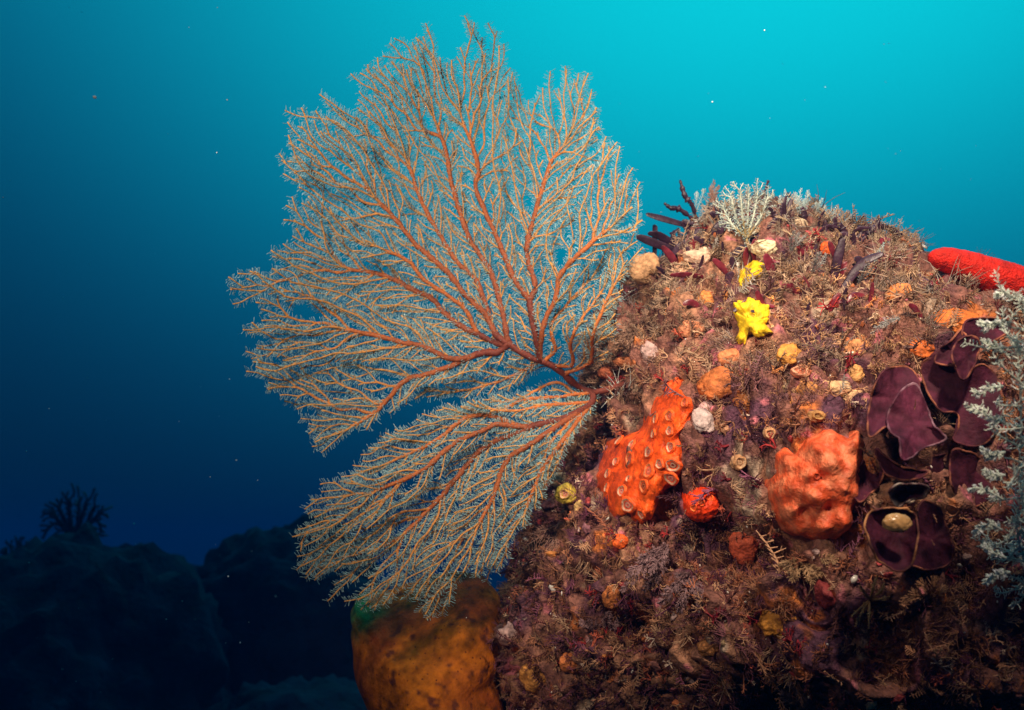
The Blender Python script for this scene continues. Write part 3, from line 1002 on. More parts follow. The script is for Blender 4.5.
# big ochre sponge below the fan, with a green lobe
OS = [(353, 640), (352, 612), (362, 596), (385, 590), (420, 582), (448, 572), (478, 576), (500, 600), (505, 640), (496, 672), (503, 700), (505, 760), (470, 800), (420, 790), (385, 735), (362, 690)]
def free_blob(outline, d0, tilt, bulge, bumps, namp, nscale, seed, na=170, nr=70, back=0.08):
    lp = resample_loop(outline, na); cen = lp.mean(0)
    ang = np.arange(na) / na * 2 * math.pi
    lp = cen + (lp - cen) * (1 + 0.015 * np.sin(ang * 7 + seed) + 0.01 * np.sin(ang * 19))[:, None]
    mb = MB(); Vs = []
    tt = np.sin(np.linspace(0, math.pi / 2, nr))
    rings = [(t_, -bulge * math.sqrt(max(1 - t_ * t_, 0)) ** 1.2) for t_ in tt] + [(t_, back * math.sqrt(max(1 - t_ * t_, 0))) for t_ in tt[::-1][1::3]]
    for t_, dz in rings:
        px = cen + (lp - cen) * t_
        h = np.full(na, dz)
        if dz <= 0:
            for (bx, by, br, bh) in bumps:
                h = h - bh * np.exp(-(((px - (bx, by)) ** 2).sum(1)) / br ** 2)
        d = d0 + tilt[0] * (px[:, 0] - cen[0]) + tilt[1] * (px[:, 1] - cen[1])
        p3 = P(px[:, 0], px[:, 1], d)
        p3 = p3 + AF * h[:, None]
        p3 = p3 + AF * (namp * fbm(p3, nscale, 3, seed))[:, None] * (0.2 + 0.8 * math.sqrt(max(1 - t_ * t_, 0)))
        Vs.append(p3)
    i = np.arange(na); i2 = (i + 1) % na
    Q = np.concatenate([np.stack((k * na + i, (k + 1) * na + i, (k + 1) * na + i2, k * na + i2), -1) for k in range(len(rings) - 1)])
    mb.add(np.concatenate(Vs), Q)
    return mb
t = thing('ochre_sponge', P(440, 700, 1.30), 'big smooth dark ochre sponge with small pores under the lower sea fan branches', 'sponge')
mb = free_blob(OS, 1.36, (-0.0002, -0.0007), 0.13, [(470, 650, 50, 0.015), (400, 640, 40, 0.01), (440, 610, 30, -0.012), (362, 604, 12, 0.012), (378, 598, 9, 0.010), (420, 690, 26, 0.010), (395, 670, 16, -0.008), (465, 700, 24, 0.012), (470, 612, 18, .01)], 0.020, 14, 3)
vv = mb.v[0]; sx, sy, _ = proj(vv)
gm = np.clip(1.25 - np.hypot((sx - 360) / 26, (sy - 606) / 32) + 0.7 * fbm(vv, 30, 3, 2), 0, 1)[:, None]
mot = np.clip(0.5 + 1.6 * fbm(vv, 16, 4, 7), 0, 1)[:, None]; spk = np.clip(fbm(vv, 90, 2, 17) * 4 - 1.2, 0, 1)[:, None]
oc = np.array((0.42, 0.115, 0.006)) * mot + np.array((0.22, 0.045, 0.008)) * (1 - mot)
oc = oc * (1 - spk) + np.array((0.10, 0.025, 0.012)) * spk
mb.c[0] = oc * (1 - gm) + np.array((0.012, 0.11, 0.035)) * gm
mb.build('body', M['ochre'], t)

# ------------------------------------------------------------------ purple plate sponges
PUR = np.array((0.062, 0.011, 0.024)); RIM = np.array((0.30, 0.10, 0.055))


def plate(outline, d0, tilt=(0, 0), cup=0.02, wave=0.004, seed=0, thick=0.0017, rimw=0.035, cen=None, colr=1.0, vein=True, rim=None, mb=None):
    """curved plate: its rim rises toward the camera, its middle is hollow"""
    na, nr = 110, 26
    lp = resample_loop(outline, na); c = lp.mean(0) if cen is None else np.asarray(cen, float)
    tt = np.linspace(0, 1, nr) ** 0.85
    px = c + (lp[:, None] - c) * tt[None, :, None]
    ang = np.arctan2(-(lp - c)[:, 1], (lp - c)[:, 0])
    d = d0 + tilt[0] * (px[..., 0] - c[0]) + tilt[1] * (px[..., 1] - c[1]) - cup * tt[None] ** 2.2 - wave * tt[None] ** 2 * np.sin(ang * 3 + seed)[:, None] - 0.4 * wave * tt[None] ** 2 * np.sin(ang * 7 + 2 * seed)[:, None]
    F_ = P(px[..., 0], px[..., 1], d)
    F_ = F_ + AF * (0.0015 * fbm(F_, 70, 2, seed))[..., None]
    thk = thick * (1 + 0.5 * (1 - tt))[None, :, None]
    B_ = F_ + AF * thk
    w = np.clip((tt - (1 - rimw)) / rimw, 0, 1)[None, :, None] * np.ones((na, 1, 1))
    nz = fbm(F_, 50, 3, seed + 4)[..., None]
    rimc = RIM if rim is None else np.asarray(rim)
    base = PUR * colr * (1 + 0.5 * nz + 0.25 * fbm(F_, 220, 2, seed + 2)[..., None])
    wig = np.clip(0.40 + 1.5 * fbm(F_, 90, 2, seed + 8)[..., None], 0.1, 1)
    colr_ = base * (1 - w * wig) + rimc * w * wig
    V = np.concatenate((F_.reshape(-1, 3), B_.reshape(-1, 3)))
    Cc = np.concatenate((colr_.reshape(-1, 3), (base * 0.9).reshape(-1, 3)))
    i = np.arange(na); i2 = (i + 1) % na; n0 = na * nr
    Q = []
    for k in range(nr - 1):
        Q.append(np.stack((i * nr + k, i * nr + k + 1, i2 * nr + k + 1, i2 * nr + k), -1))
        Q.append(n0 + np.stack((i * nr + k, i2 * nr + k, i2 * nr + k + 1, i * nr + k + 1), -1))
    e = nr - 1
    Q.append(np.stack((i * nr + e, n0 + i * nr + e, n0 + i2 * nr + e, i2 * nr + e), -1))
    mb = mb or MB()
    mb.add(V, np.concatenate(Q), None, np.clip(Cc, 0, 1))
    # rounded edge
    edge = np.concatenate((F_[:, -1], F_[:1, -1])) + AF * thick * 0.5
    edge = edge + (0.0012 * fbm(edge, 160, 2, seed + 6))[:, None] * np.array((1, 0.3, 1.0)); edge[-1] = edge[0]
    g_ = np.random.default_rng(seed)
    path_tube(mb, edge, thick * 0.62 * (1 + 0.2 * g_.random(na + 1)), 6, np.clip(colr_[:, -1][np.r_[0:na, 0]], 0, 1))
    for k in range(0, na, 10):
        EXCL.append((c + (lp[k] - c) * 0.6, np.hypot(*(lp[k] - c)) * 0.4))
    return mb


hd = lambda x, y: depth_of(hit(x, y)[0])
D0 = hd(925, 430)
t = thing('plate_sponge', hit(930, 425)[0], 'dark purple leafy sponge of folded plates with pale rims at right', 'sponge')
P1 = [(895, 367), (882, 373), (873, 392), (868, 420), (870, 437), (884, 428), (896, 424), (914, 408), (920, 388), (916, 374), (908, 367)]
P2 = [(911, 384), (899, 394), (888, 416), (891, 431), (900, 441), (902, 459), (912, 457), (924, 448), (946, 439), (934, 424), (925, 402), (918, 387)]
P3 = [(921, 366), (925, 384), (933, 401), (943, 411), (958, 414), (959, 428), (954, 440), (970, 446), (990, 440), (1002, 410), (998, 380), (984, 364), (966, 372), (956, 364), (949, 357), (939, 351), (930, 357)]
P3b = [(925, 384), (933, 401), (943, 411), (957, 412), (959, 424), (955, 438), (946, 441), (936, 428), (926, 405)]
P4 = [(957, 342), (953, 355), (957, 370), (963, 380), (971, 372), (977, 358), (980, 342), (970, 336)]
P5 = [(967, 321), (962, 336), (972, 346), (986, 344), (1006, 334), (1012, 322), (1000, 318), (982, 318)]
P6 = [(929, 460), (940, 455), (951, 452), (962, 448), (980, 450), (993, 458), (996, 480), (985, 500), (972, 506), (960, 499), (950, 492), (938, 486), (930, 482)]
P6b = [(952, 452), (950, 470), (953, 488), (962, 499), (976, 506), (988, 498), (990, 474), (978, 456), (962, 450)]
P7 = [(868, 458), (878, 462), (884, 472), (879, 486), (870, 494), (861, 502), (853, 493), (855, 477), (860, 466)]
P8 = [(876, 449), (880, 462), (886, 473), (900, 480), (918, 479), (928, 473), (916, 469), (902, 466), (890, 459)]
P9a = [(940, 350), (952, 340), (962, 330), (968, 345), (960, 362), (950, 366), (936, 362)]
plate(P3, D0 - 0.010, (-0.0002, -0.0003), 0.005, 0.006, 3, cen=(962, 402)).build('plate', M['purple'], t)
plate(P9a, D0 - 0.004, (0, -0.0002), 0.005, 0.004, 14, colr=0.9).build('plate', M['purple'], t)
plate(P5, D0 + 0.010, (0, -0.0002), 0.006, 0.004, 5, colr=1.1).build('plate', M['purple'], t)
plate(P4, D0 - 0.028, (0.0006, -0.0004), 0.006, 0.004, 4).build('plate', M['purple'], t)
plate(P1, D0 - 0.022, (0.0004, -0.0006), 0.006, 0.006, 1, colr=1.05).build('plate', M['purple'], t)
plate(P6, D0 + 0.004, (0.0, -0.0002), 0.006, 0.006, 6, colr=0.8).build('plate', M['purple'], t)
plate(P6b, D0 - 0.024, (0.0006, -0.0003), 0.006, 0.006, 16, colr=0.85).build('plate', M['purple'], t)
plate(P8, D0 - 0.040, (0, -0.0006), 0.006, 0.003, 8, rimw=0.12, colr=1.0).build('plate', M['purple'], t)
plate(P7, D0 - 0.020, (0.0004, -0.0004), 0.008, 0.004, 7).build('plate', M['purple'], t)
o = plate(P2, D0 - 0.048, (0.0003, -0.0009), 0.006, 0.008, 2, colr=1.35, cen=(917, 424), rim=(0.28, 0.15, 0.19)).build('plate', M['purple'], t)  # stronger colour paints this plate as catching more light
o['label'] = 'star shaped front plate, coloured paler to look more brightly lit'
D1 = hd(900, 540)
t = thing('plate_sponge', hit(905, 545)[0], 'dark purple cup shaped sponge below the leafy one, holding a cream coloured lump', 'sponge')
plate([(924, 501), (938, 507), (944, 520), (950, 536), (954, 550), (951, 562), (938, 569), (918, 568), (906, 560), (914, 540), (916, 518)], D1 - 0.012, (0.0004, -0.0003), 0.008, 0.006, 21, colr=0.85).build('plate', M['purple'], t)
plate([(882, 509), (870, 513), (865, 526), (870, 542), (877, 558), (888, 567), (899, 572), (911, 566), (916, 550), (919, 530), (916, 516), (908, 510), (895, 508)], D1 - 0.05, (0, -0.0003), 0.015, 0.004, 22, cen=(895, 532), rim=(0.55, 0.24, 0.10)).build('plate', M['purple'], t)
t_pale = plate([(895, 486), (890, 494), (899, 506), (912, 500), (925, 497), (928, 487), (916, 484), (905, 484)], hd(905, 490) - 0.035, (0, 0.0006), 0.012, 0.003, 25, colr=1.0, rim=(0.5, 0.4, 0.34), rimw=0.3).build('plate_sponge', M['purple'])
tag(t_pale, 'small pale rimmed purple plate above the cup with the cream lump', 'sponge')


# ------------------------------------------------------------------ small lumps, cups and crusts
def lump(name, px, py, rx, ry, col, label, cat, group=None, seed=0, height=0.7, m='attr', amp=0.18, fr=1.6, sub=4, lift=0.25, opening=None, dz=0.0, at=None):
    h_, n_ = hit(px, py)
    if at is not None: h_ = np.asarray(at, float)
    d = depth_of(h_) - 0.006
    s = d / FPX
    nf = unit(n_ * 0.6 - AF * 0.6)
    u = unit(AX - nf * (AX @ nf)); w = np.cross(nf, u)
    if w @ AU < 0: w = -w
    v, f = ICO[sub]
    r = 1 + amp * 1.3 * fbm(v + seed * 5.1, fr, 3, seed) + 0.13 * fbm(v + seed * 2.3, fr * 4, 2, seed + 3)
    q = v * r[:, None]
    c = h_ + nf * (min(rx, ry) * s * (lift - 0.12) + dz)
    V = c + q[:, :1] * rx * s * u + q[:, 1:2] * ry * s * w + q[:, 2:] * min(rx, ry) * s * height * nf
    colv = np.array(col) * (1 + 0.3 * fbm(V, 120, 3, seed)[:, None])
    mb = MB(); mb.add(V, None, f, np.clip(colv, 0, 1))
    EXCL.append((np.array((px, py)), min(rx, ry) * 0.5))
    if opening is None:
        return tag(mb.build(name, M[m]), label, cat, group)
    t = thing(name, h_, label, cat, group)
    mb.build('body', M[m], t)
    o = MB()
    ring_mesh(o, c + nf * min(rx, ry) * s * height * 0.92, nf, opening[0] * s, opening[0] * s * 0.8, ry / rx, *opening[1], seed=seed)
    o.build('opening', M['orange'], t)
    return t


CR = (0.62, 0.40, 0.26)
lump('pale_sponge', 644, 268, 15, 15, (0.66, 0.36, 0.18), 'pale peach sponge lump at the upper left shoulder of the boulder beside the fan', 'sponge', seed=1, amp=0.3)
lump('pale_sponge', 683, 272, 12, 9, (0.66, 0.38, 0.24), 'small cream sponge lump under a dark red blade at the upper left', 'sponge', seed=2, amp=0.3)
lump('pale_sponge', 700, 256, 13, 8, (0.64, 0.40, 0.28), 'flat pinkish cream sponge just right of the two dark blades', 'sponge', seed=3, amp=0.35)
lump('pale_sponge', 764, 248, 12, 8, (0.72, 0.58, 0.36), 'whitish cream sponge below the small white sea fan', 'sponge', seed=4, amp=0.35)
lump('pale_sponge', 798, 224, 10, 6, (0.62, 0.46, 0.30), 'cream sponge on the crest of the boulder among white tufts', 'sponge', seed=5, amp=0.3)
lump('pale_sponge', 701, 424, 11, 15, (0.48, 0.36, 0.34), 'greyish white rounded sponge right of the ringed orange colony', 'sponge', seed=6, amp=0.22, lift=0.6)
lump('pale_sponge', 706, 408, 8, 9, (0.55, 0.34, 0.34), 'pinkish white knob on top of the greyish sponge', 'sponge', seed=7, amp=0.22, lift=0.8)
lump('orange_sponge', 724, 384, 27, 17, (0.46, 0.13, 0.035), 'dull orange smooth sponge patch above the greyish white sponge', 'sponge', seed=8, amp=0.25, height=0.5)
lump('orange_sponge', 730, 358, 12, 9, (0.60, 0.20, 0.08), 'small dull orange lump below the lemon yellow sponge', 'sponge', seed=9)
lump('orange_sponge', 790, 356, 12, 11, (0.60, 0.26, 0.05), 'mustard orange sponge patch right of the lemon yellow sponge', 'sponge', seed=10, amp=0.35, height=0.5)
lump('orange_sponge', 955, 322, 20, 14, (0.66, 0.17, 0.03), 'orange sponge sheet high at right under the red sea star arm', 'sponge', seed=11, amp=0.35, height=0.45)
lump('orange_sponge', 920, 350, 12, 9, (0.72, 0.16, 0.03), 'bright orange crust just above the purple leafy sponge', 'sponge', seed=12, amp=0.35, height=0.5)
lump('orange_sponge', 826, 248, 6, 7, (0.80, 0.13, 0.02), 'tiny vivid orange sponge near the crest of the boulder', 'sponge', seed=13)
lump('orange_sponge', 705, 300, 9, 8, (0.66, 0.24, 0.06), 'small orange lump left of the lemon yellow sponge', 'sponge', seed=14, amp=0.35)
lump('orange_sponge', 882, 712, 32, 22, (0.80, 0.10, 0.02), 'orange red sponge cut by the bottom edge of the picture', 'sponge', seed=15, amp=0.3, lift=0.5)
lump('orange_sponge', 778, 622, 17, 17, (0.50, 0.20, 0.025), 'yellowish orange sponge low in the middle of the boulder', 'sponge', seed=16, amp=0.4, height=0.5)
lump('orange_sponge', 620, 541, 8, 7, (0.85, 0.13, 0.02), 'small vivid orange blob under the ringed orange colony', 'sponge', seed=17)
lump('orange_sponge', 570, 662, 10, 11, (0.66, 0.20, 0.06), 'peach orange lump low on the left flank of the boulder', 'sponge', seed=18, amp=0.35)
lump('orange_sponge', 612, 596, 9, 13, (0.45, 0.14, 0.04), 'brown orange patch left of the middle of the lower boulder', 'sponge', seed=19, amp=0.35, height=0.5)
lump('orange_sponge', 536, 676, 14, 16, (0.62, 0.26, 0.06), 'amber lump beside the right edge of the big ochre sponge', 'sponge', seed=20, amp=0.4)
lump('red_sponge', 744, 545, 14, 19, (0.60, 0.11, 0.05), 'dull red sponge lobe left below the salmon knobbly sponge', 'sponge', seed=21, amp=0.3, height=0.6)
lump('red_sponge', 806, 236, 9, 5, (0.62, 0.10, 0.10), 'pinkish red crust near the top, left of a dark blade', 'sponge', seed=22, amp=0.35)
lump('tunicate', 567, 494, 11, 10, (0.50, 0.36, 0.05), 'olive yellow tunicate with a pale top, left of the ringed orange colony', 'sea squirt', seed=23, lift=0.7, opening=(4.5, ((0.6, 0.36, 0.06), (0.65, 0.35, 0.25), (0.5, 0.06, 0.06))))
lump('tunicate', 562, 482, 11, 8, (0.55, 0.38, 0.24), 'tan rounded lump on top of the olive tunicate', 'sea squirt', seed=24, lift=0.8)
lump('pale_sponge', 580, 508, 6, 10, (0.55, 0.36, 0.14), 'tan finger shaped lump at the lower right of the olive tunicate', 'sponge', seed=25, lift=0.6)
lump('cup_coral', 802, 373, 10, 6.5, (0.72, 0.20, 0.10), 'small salmon oval cup with a pale rim in the middle of the boulder', 'coral', seed=26, lift=0.8, opening=(7.0, ((0.74, 0.28, 0.16), (0.80, 0.45, 0.30), (0.75, 0.16, 0.07))))
lump('cup_coral', 769, 432, 6, 6, (0.62, 0.36, 0.20), 'tiny tan ringed cup left above the salmon knobbly sponge', 'coral', seed=27, lift=0.8, opening=(4.2, ((0.62, 0.3, 0.14), (0.66, 0.42, 0.26), (0.5, 0.2, 0.1))))
lump('cup_coral', 735, 462, 8, 8, (0.44, 0.24, 0.13), 'brown ringed cup left of the salmon knobbly sponge', 'coral', seed=28, lift=0.7, opening=(5.5, ((0.45, 0.22, 0.10), (0.52, 0.34, 0.2), (0.26, 0.12, 0.06))))
lump('cup_coral', 725, 428, 5, 5, (0.56, 0.28, 0.16), 'tiny brown bead to the right of the greyish white sponge', 'coral', seed=29, lift=0.9)
lump('tunicate', 815, 416, 10, 6, (0.42, 0.20, 0.07), 'brown oval tunicate above the salmon knobbly sponge', 'sea squirt', seed=30, lift=0.7, opening=(5.0, ((0.45, 0.2, 0.06), (0.5, 0.3, 0.1), (0.22, 0.06, 0.03))))
lump('pale_sponge', 836, 388, 15, 8, (0.70, 0.42, 0.22), 'cream forked sponge branch, left arm, left of the purple leafy sponge', 'sponge', seed=31, amp=0.35, lift=0.7)
lump('pale_sponge', 852, 398, 11, 7, (0.70, 0.42, 0.22), 'cream sponge branch touching the left edge of the purple leafy sponge', 'sponge', seed=32, amp=0.35, lift=0.7)
lump('shell', 897, 519, 14, 9.5, (0.78, 0.42, 0.16), 'shiny cream and orange rounded lump sitting in the purple cup sponge', 'shell', seed=33, amp=0.08, lift=0.4, m='shell', at=P(896, 522, D1 - 0.078))
lump('pale_sponge', 650, 352, 9, 10, (0.46, 0.30, 0.28), 'pale greyish knob right of the sea fan base', 'sponge', seed=34, amp=0.3, lift=0.6)
lump('orange_sponge', 628, 362, 15, 5, (0.42, 0.13, 0.05), 'brown orange finger shaped sponge above the sea fan base', 'sponge', seed=35, amp=0.2, lift=0.8)
lump('orange_sponge', 607, 374, 9, 7, (0.36, 0.09, 0.04), 'small dark orange knob touching the sea fan base', 'sponge', seed=36, amp=0.2, lift=0.8)
lump('orange_sponge', 676, 388, 14, 10, (0.80, 0.10, 0.012), 'vivid orange crust joining the top of the ringed colony', 'sponge', seed=37, amp=0.3, height=0.5)
lump('pale_sponge', 515, 632, 16, 12, (0.42, 0.26, 0.24), 'pinkish grey lump at the right edge of the ochre sponge', 'sponge', seed=38, amp=0.35, lift=0.6)
lump('orange_sponge', 708, 648, 10, 8, (0.40, 0.16, 0.05), 'dim amber lump low left of the yellowish orange sponge', 'sponge', seed=39, amp=0.35)
lump('orange_sponge', 788, 676, 10, 9, (0.44, 0.20, 0.14), 'dim salmon lump under the yellowish orange sponge', 'sponge', seed=40, amp=0.35)
lump('orange_crust', 898, 292, 12, 8, (0.66, 0.22, 0.06), 'orange crust below the tip of the red sea star arm', 'sponge', seed=51, amp=0.45, height=0.4)
lump('orange_crust', 858, 350, 14, 9, (0.64, 0.26, 0.10), 'peach crust left of the bright orange one above the purple leafy sponge', 'sponge', seed=52, amp=0.45, height=0.4)
lump('orange_crust', 852, 376, 13, 10, (0.68, 0.34, 0.12), 'amber crust between the cream branch and the purple leafy sponge', 'sponge', seed=53, amp=0.45, height=0.4)
lump('orange_crust', 806, 388, 9, 7, (0.60, 0.26, 0.08), 'small amber crust below the salmon oval cup', 'sponge', seed=54, amp=0.45, height=0.4)
lump('orange_crust', 692, 330, 12, 8, (0.52, 0.20, 0.10), 'dull peach crust left below the lemon yellow sponge', 'sponge', seed=55, amp=0.45, height=0.4)
lump('orange_crust', 748, 402, 14, 9, (0.50, 0.17, 0.05), 'rusty crust right of the dull orange patch in the middle of the boulder', 'sponge', seed=56, amp=0.45, height=0.4)
lump('pale_sponge', 905, 494, 9, 8, (0.66, 0.50, 0.38), 'cream stalk under the small pale rimmed purple plate', 'sponge', seed=41, amp=0.25, lift=0.8)


# ------------------------------------------------------------------ sea star
def sea_star():
    cpx, cd_ = (1150, 352), 1.10
    cen = P(*cpx, cd_)
    arms = [[(1150, 352, 1.10), (1085, 318, 1.105), (1020, 287, 1.045), (965, 266, 1.045), (931, 256, 1.045)],
            [(1150, 352, 1.10), (1155, 300, 1.18), (1165, 250, 1.27), (1172, 215, 1.36)],
            [(1150, 352, 1.10), (1215, 345, 1.16), (1285, 345, 1.22), (1340, 350, 1.27)],
            [(1150, 352, 1.10), (1190, 420, 1.05), (1235, 490, 1.02), (1262, 545, 1.02)],
            [(1150, 352, 1.10), (1120, 420, 1.03), (1098, 480, 0.99), (1090, 540, 0.98)]]
    tmp = MB()
    for a in arms:
        q = smooth_path([P(*p) for p in a], 40)
        s = np.linspace(0, 1, 40)
        r = 0.029 * (1 - s) ** 1.1 + 0.0125 * s ** 0.3
        r[-6:] *= np.array((1, .99, .96, .9, .78, .55))
        path_tube(tmp, q, r, 28)
    v, f = ICO[4]
    tmp.add(cen + v * 0.048, None, f)
    o = tmp.build('sea_star', M['starfish'], origin=cen)
    md = o.modifiers.new('fuse', 'REMESH'); md.mode = 'VOXEL'; md.voxel_size = 0.0022
    sm = o.modifiers.new('smooth', 'SMOOTH'); sm.iterations = 6; sm.factor = 0.6
    bpy.context.view_layer.update()
    me = bpy.data.meshes.new_from_object(o.evaluated_get(bpy.context.evaluated_depsgraph_get()))
    o.modifiers.clear()
    n = len(me.vertices)
    co = np.empty(n * 3, np.float32); me.vertices.foreach_get('co', co); co = co.reshape(-1, 3).astype(float)
    no = np.empty(n * 3, np.float32); me.vertices.foreach_get('normal', no); no = no.reshape(-1, 3)
    # fine granules over the skin and a faint seam
    gcell = np.abs(vnoise(co, 330, 3))
    co = co + no * (0.0011 * gcell + 0.0010 * fbm(co, 60, 2, 9))[:, None]
    me.vertices.foreach_set('co', co.astype(np.float32).ravel())
    me.materials.clear(); me.materials.append(M['starfish'])
    me.polygons.foreach_set('use_smooth', np.ones(len(me.polygons), bool))
    me.update()
    o.data = me
    tag(o, 'bright red sea star with thick granular arms lying on the right shoulder of the boulder', 'sea star')


sea_star()
for a in range(925, 1060, 12):
    EXCL.append((np.array((a, 263 + (a - 925) * 0.30)), 14))


# ------------------------------------------------------------------ feathery growths
def plume(mb, path, n_p, plen, r, col, g_, plane=None, spread=0.35, ang=55, both=True, sub=False, taper=True):
    q = smooth_path(path, max(8, n_p))
    m = len(q)
    s = np.linspace(0, 1, m)
    path_tube(mb, q, r * (1.3 - 0.8 * s), 5, np.repeat(np.array(col)[None] * 0.8, m, 0))
    t = unit(np.gradient(q, axis=0))
    pl = -AF if plane is None else plane
    sd_ = unit(np.cross(t, pl))
    P0, P1, P2, P3, cc = [], [], [], [], []
    for sg in (-1, 1):
        k = np.arange(1 + (sg > 0) * 0, m)
        ln = plen * (0.35 + 0.65 * np.sin(math.pi * np.clip(s[k] * 0.85 + 0.12, 0, 1))) * (0.75 + 0.5 * g_.random(len(k))) if taper else plen * (0.7 + 0.6 * g_.random(len(k)))
        a = math.radians(ang)
        d = unit(sd_[k] * sg * math.sin(a) + t[k] * math.cos(a) + g_.normal(0, spread, (len(k), 3)))
        d2 = unit(d + t[k] * 0.5 + g_.normal(0, spread * 0.6, (len(k), 3)))
        a0 = q[k]; a1 = a0 + d * (ln * 0.55)[:, None]; a2 = a1 + d2 * (ln * 0.45)[:, None]
        P0 += [a0, a1]; P1 += [a1, a2]
        c = np.array(col)[None] * (0.8 + 0.4 * g_.random((len(k), 1)))
        cc += [c, c * 1.1]
        if sub:
            for w in (-1, 1):
                f = 0.3 + 0.5 * g_.random(len(k))
                b0 = a0 + (a1 - a0) * f[:, None] * 1.2
                dd = unit(d + w * np.cross(d, pl) * 0.9 + g_.normal(0, 0.3, d.shape))
                P0 += [b0, a1]; P1 += [b0 + dd * (ln * 0.3)[:, None], a1 + dd * (ln * 0.28)[:, None]]
                cc += [c * 1.1, c * 1.15]
    P0 = np.concatenate(P0); P1 = np.concatenate(P1); cc = np.clip(np.concatenate(cc), 0, 1)
    seg_tubes(mb, P0, P1, r * 0.8, r * 0.5, cc, 3)


# small white sea fan on the crest
g1 = np.random.default_rng(21)
bh, bn = hit(750, 252)
wd = depth_of(bh)
wt = Tree()
ws = wt.limb_path([(750, 256), (748, 246), (746, 238)], 0, 2.5)
for k, tip in enumerate([(722, 205), (730, 192), (740, 188), (749, 186), (758, 190), (768, 196), (772, 210)]):
    md = ((746 + tip[0]) / 2 + (tip[0] - 746) * 0.12, (238 + tip[1]) / 2 + 2)
    wt.limb_path([wt.pos[ws[-1]], md, tip], 1, 2.5, ws[-1], 0, g1.normal(0, 0.008))
wt.grow([(718, 226), (716, 205), (726, 186), (736, 180), (750, 183), (762, 180), (774, 195), (778, 212), (768, 228), (748, 238)], np.array((746, 242.0)), list(range(len(wt.pos))), step=2, sep=2.6, probe=4.5,
        fork=(3, 8), side=(4, 7), ang=(25, 48), radial=0.12, seed=9, limit=2500)
wt.finish(0.5, 1.4, 3.2)
build_fan('sea_fan', wt, lambda p, z: P(p[:, 0], p[:, 1], wd - 0.01 + z + 0.02 * np.sin(p[:, 0] / 12)), bh,
          ('small bluish white sea fan standing on the crest of the boulder', 'sea fan'), wd / FPX, 2.2, 2.0, (0.42, 0.56, 0.56), lambda l: 'stem' if l == 0 else 'branch',
          colour=lambda r: np.where((r > 1.15)[:, None], np.array((0.30, 0.22, 0.10)), np.array((0.46, 0.50, 0.42))), polyp_r=0.34)

# pale curly hydroid colony at the right edge
HB, _ = hit(1062, 600)
hyd = thing('hydroid_colony', HB, 'pale greenish white feathery colony hanging in front of the right edge', 'hydroid')
g2 = np.random.default_rng(31)
HC = (0.80, 0.86, 0.74)
mains = [[(1062, 600, None), (1062, 560, 0.86), (1047, 500, 0.80), (1039, 430, 0.76), (1035, 360, 0.75), (1033, 318, 0.75), (1029, 296, 0.75)],
         [(1062, 600, None), (1069, 540, 0.86), (1063, 470, 0.80), (1061, 400, 0.77), (1057, 340, 0.76), (1051, 290, 0.76)],
         [(1062, 600, None), (1047, 560, 0.88), (1027, 520, 0.82), (1020, 470, 0.79), (1021, 420, 0.77), (1019, 370, 0.76), (1017, 335, 0.76)],
         [(1062, 600, None), (1057, 585, 0.89), (1035, 572, 0.84), (1022, 552, 0.82), (1017, 520, 0.80), (1025, 480, 0.79)],
         [(1062, 600, None), (1083, 520, 0.86), (1085, 440, 0.80), (1083, 360, 0.78), (1077, 300, 0.78)],
         [(1062, 600, None), (1062, 592, 0.91), (1039, 588, 0.86), (1021, 586, 0.84)]]
hbd = depth_of(HB)
for k, m_ in enumerate(mains):
    mb = MB()
    pts = [P(a, b, hbd if c is None else c) for a, b, c in m_]
    q = smooth_path(pts, 60)
    plume(mb, pts, 60, 0.010, 0.0009, HC, g2, spread=0.8, ang=60, taper=False)
    t3 = unit(np.gradient(q, axis=0))
    for i in range(10 if k < 5 else 0, 58, 4):
        for sg in ((-1, 1) if k != 4 else (-1,)):
            if g2.random() < 0.25: continue
            sd3 = unit(np.cross(t3[i], -AF)) * sg
            L = (0.018 + 0.022 * g2.random()) * (0.6 + 0.4 * math.sin(math.pi * i / 60))
            d = unit(sd3 * 0.85 + t3[i] * 0.35 + g2.normal(0, 0.5, 3))
            e = q[i] + d * L; e2 = e + unit(d + t3[i] * 0.8 + g2.normal(0, 0.9, 3)) * L * 0.6
            plume(mb, [q[i], e, e2], 12, 0.0055, 0.0008, np.array(HC) * (0.85 + 0.3 * g2.random()), g2, spread=0.5, ang=60, taper=False)
    mb.build('branch', M['hydroid'], hyd)
for pts in ([(1006, 330), (995, 322), (985, 327), (979, 322)], [(1004, 352), (992, 345), (982, 340)], [(1003, 386), (990, 388), (980, 394), (972, 391)], [(1006, 424), (990, 416), (976, 410), (965, 404)],
            [(1005, 452), (990, 456), (982, 449)], [(1004, 500), (990, 492), (978, 488), (969, 491)], [(1002, 530), (990, 524), (980, 529), (974, 534)], [(1006, 558), (992, 552), (984, 545)],
            [(1010, 572), (994, 576), (985, 584)], [(1012, 300), (1003, 292), (996, 297)], [(1005, 475), (992, 476), (984, 470)]):
    mb = MB()
    plume(mb, [P(x, y, 0.775 + 0.002 * j) for j, (x, y) in enumerate(pts)], 18, 0.006, 0.0010, np.array(HC) * 1.05, g2, spread=0.45, ang=55, sub=True)
    mb.build('branch', M['hydroid'], hyd)


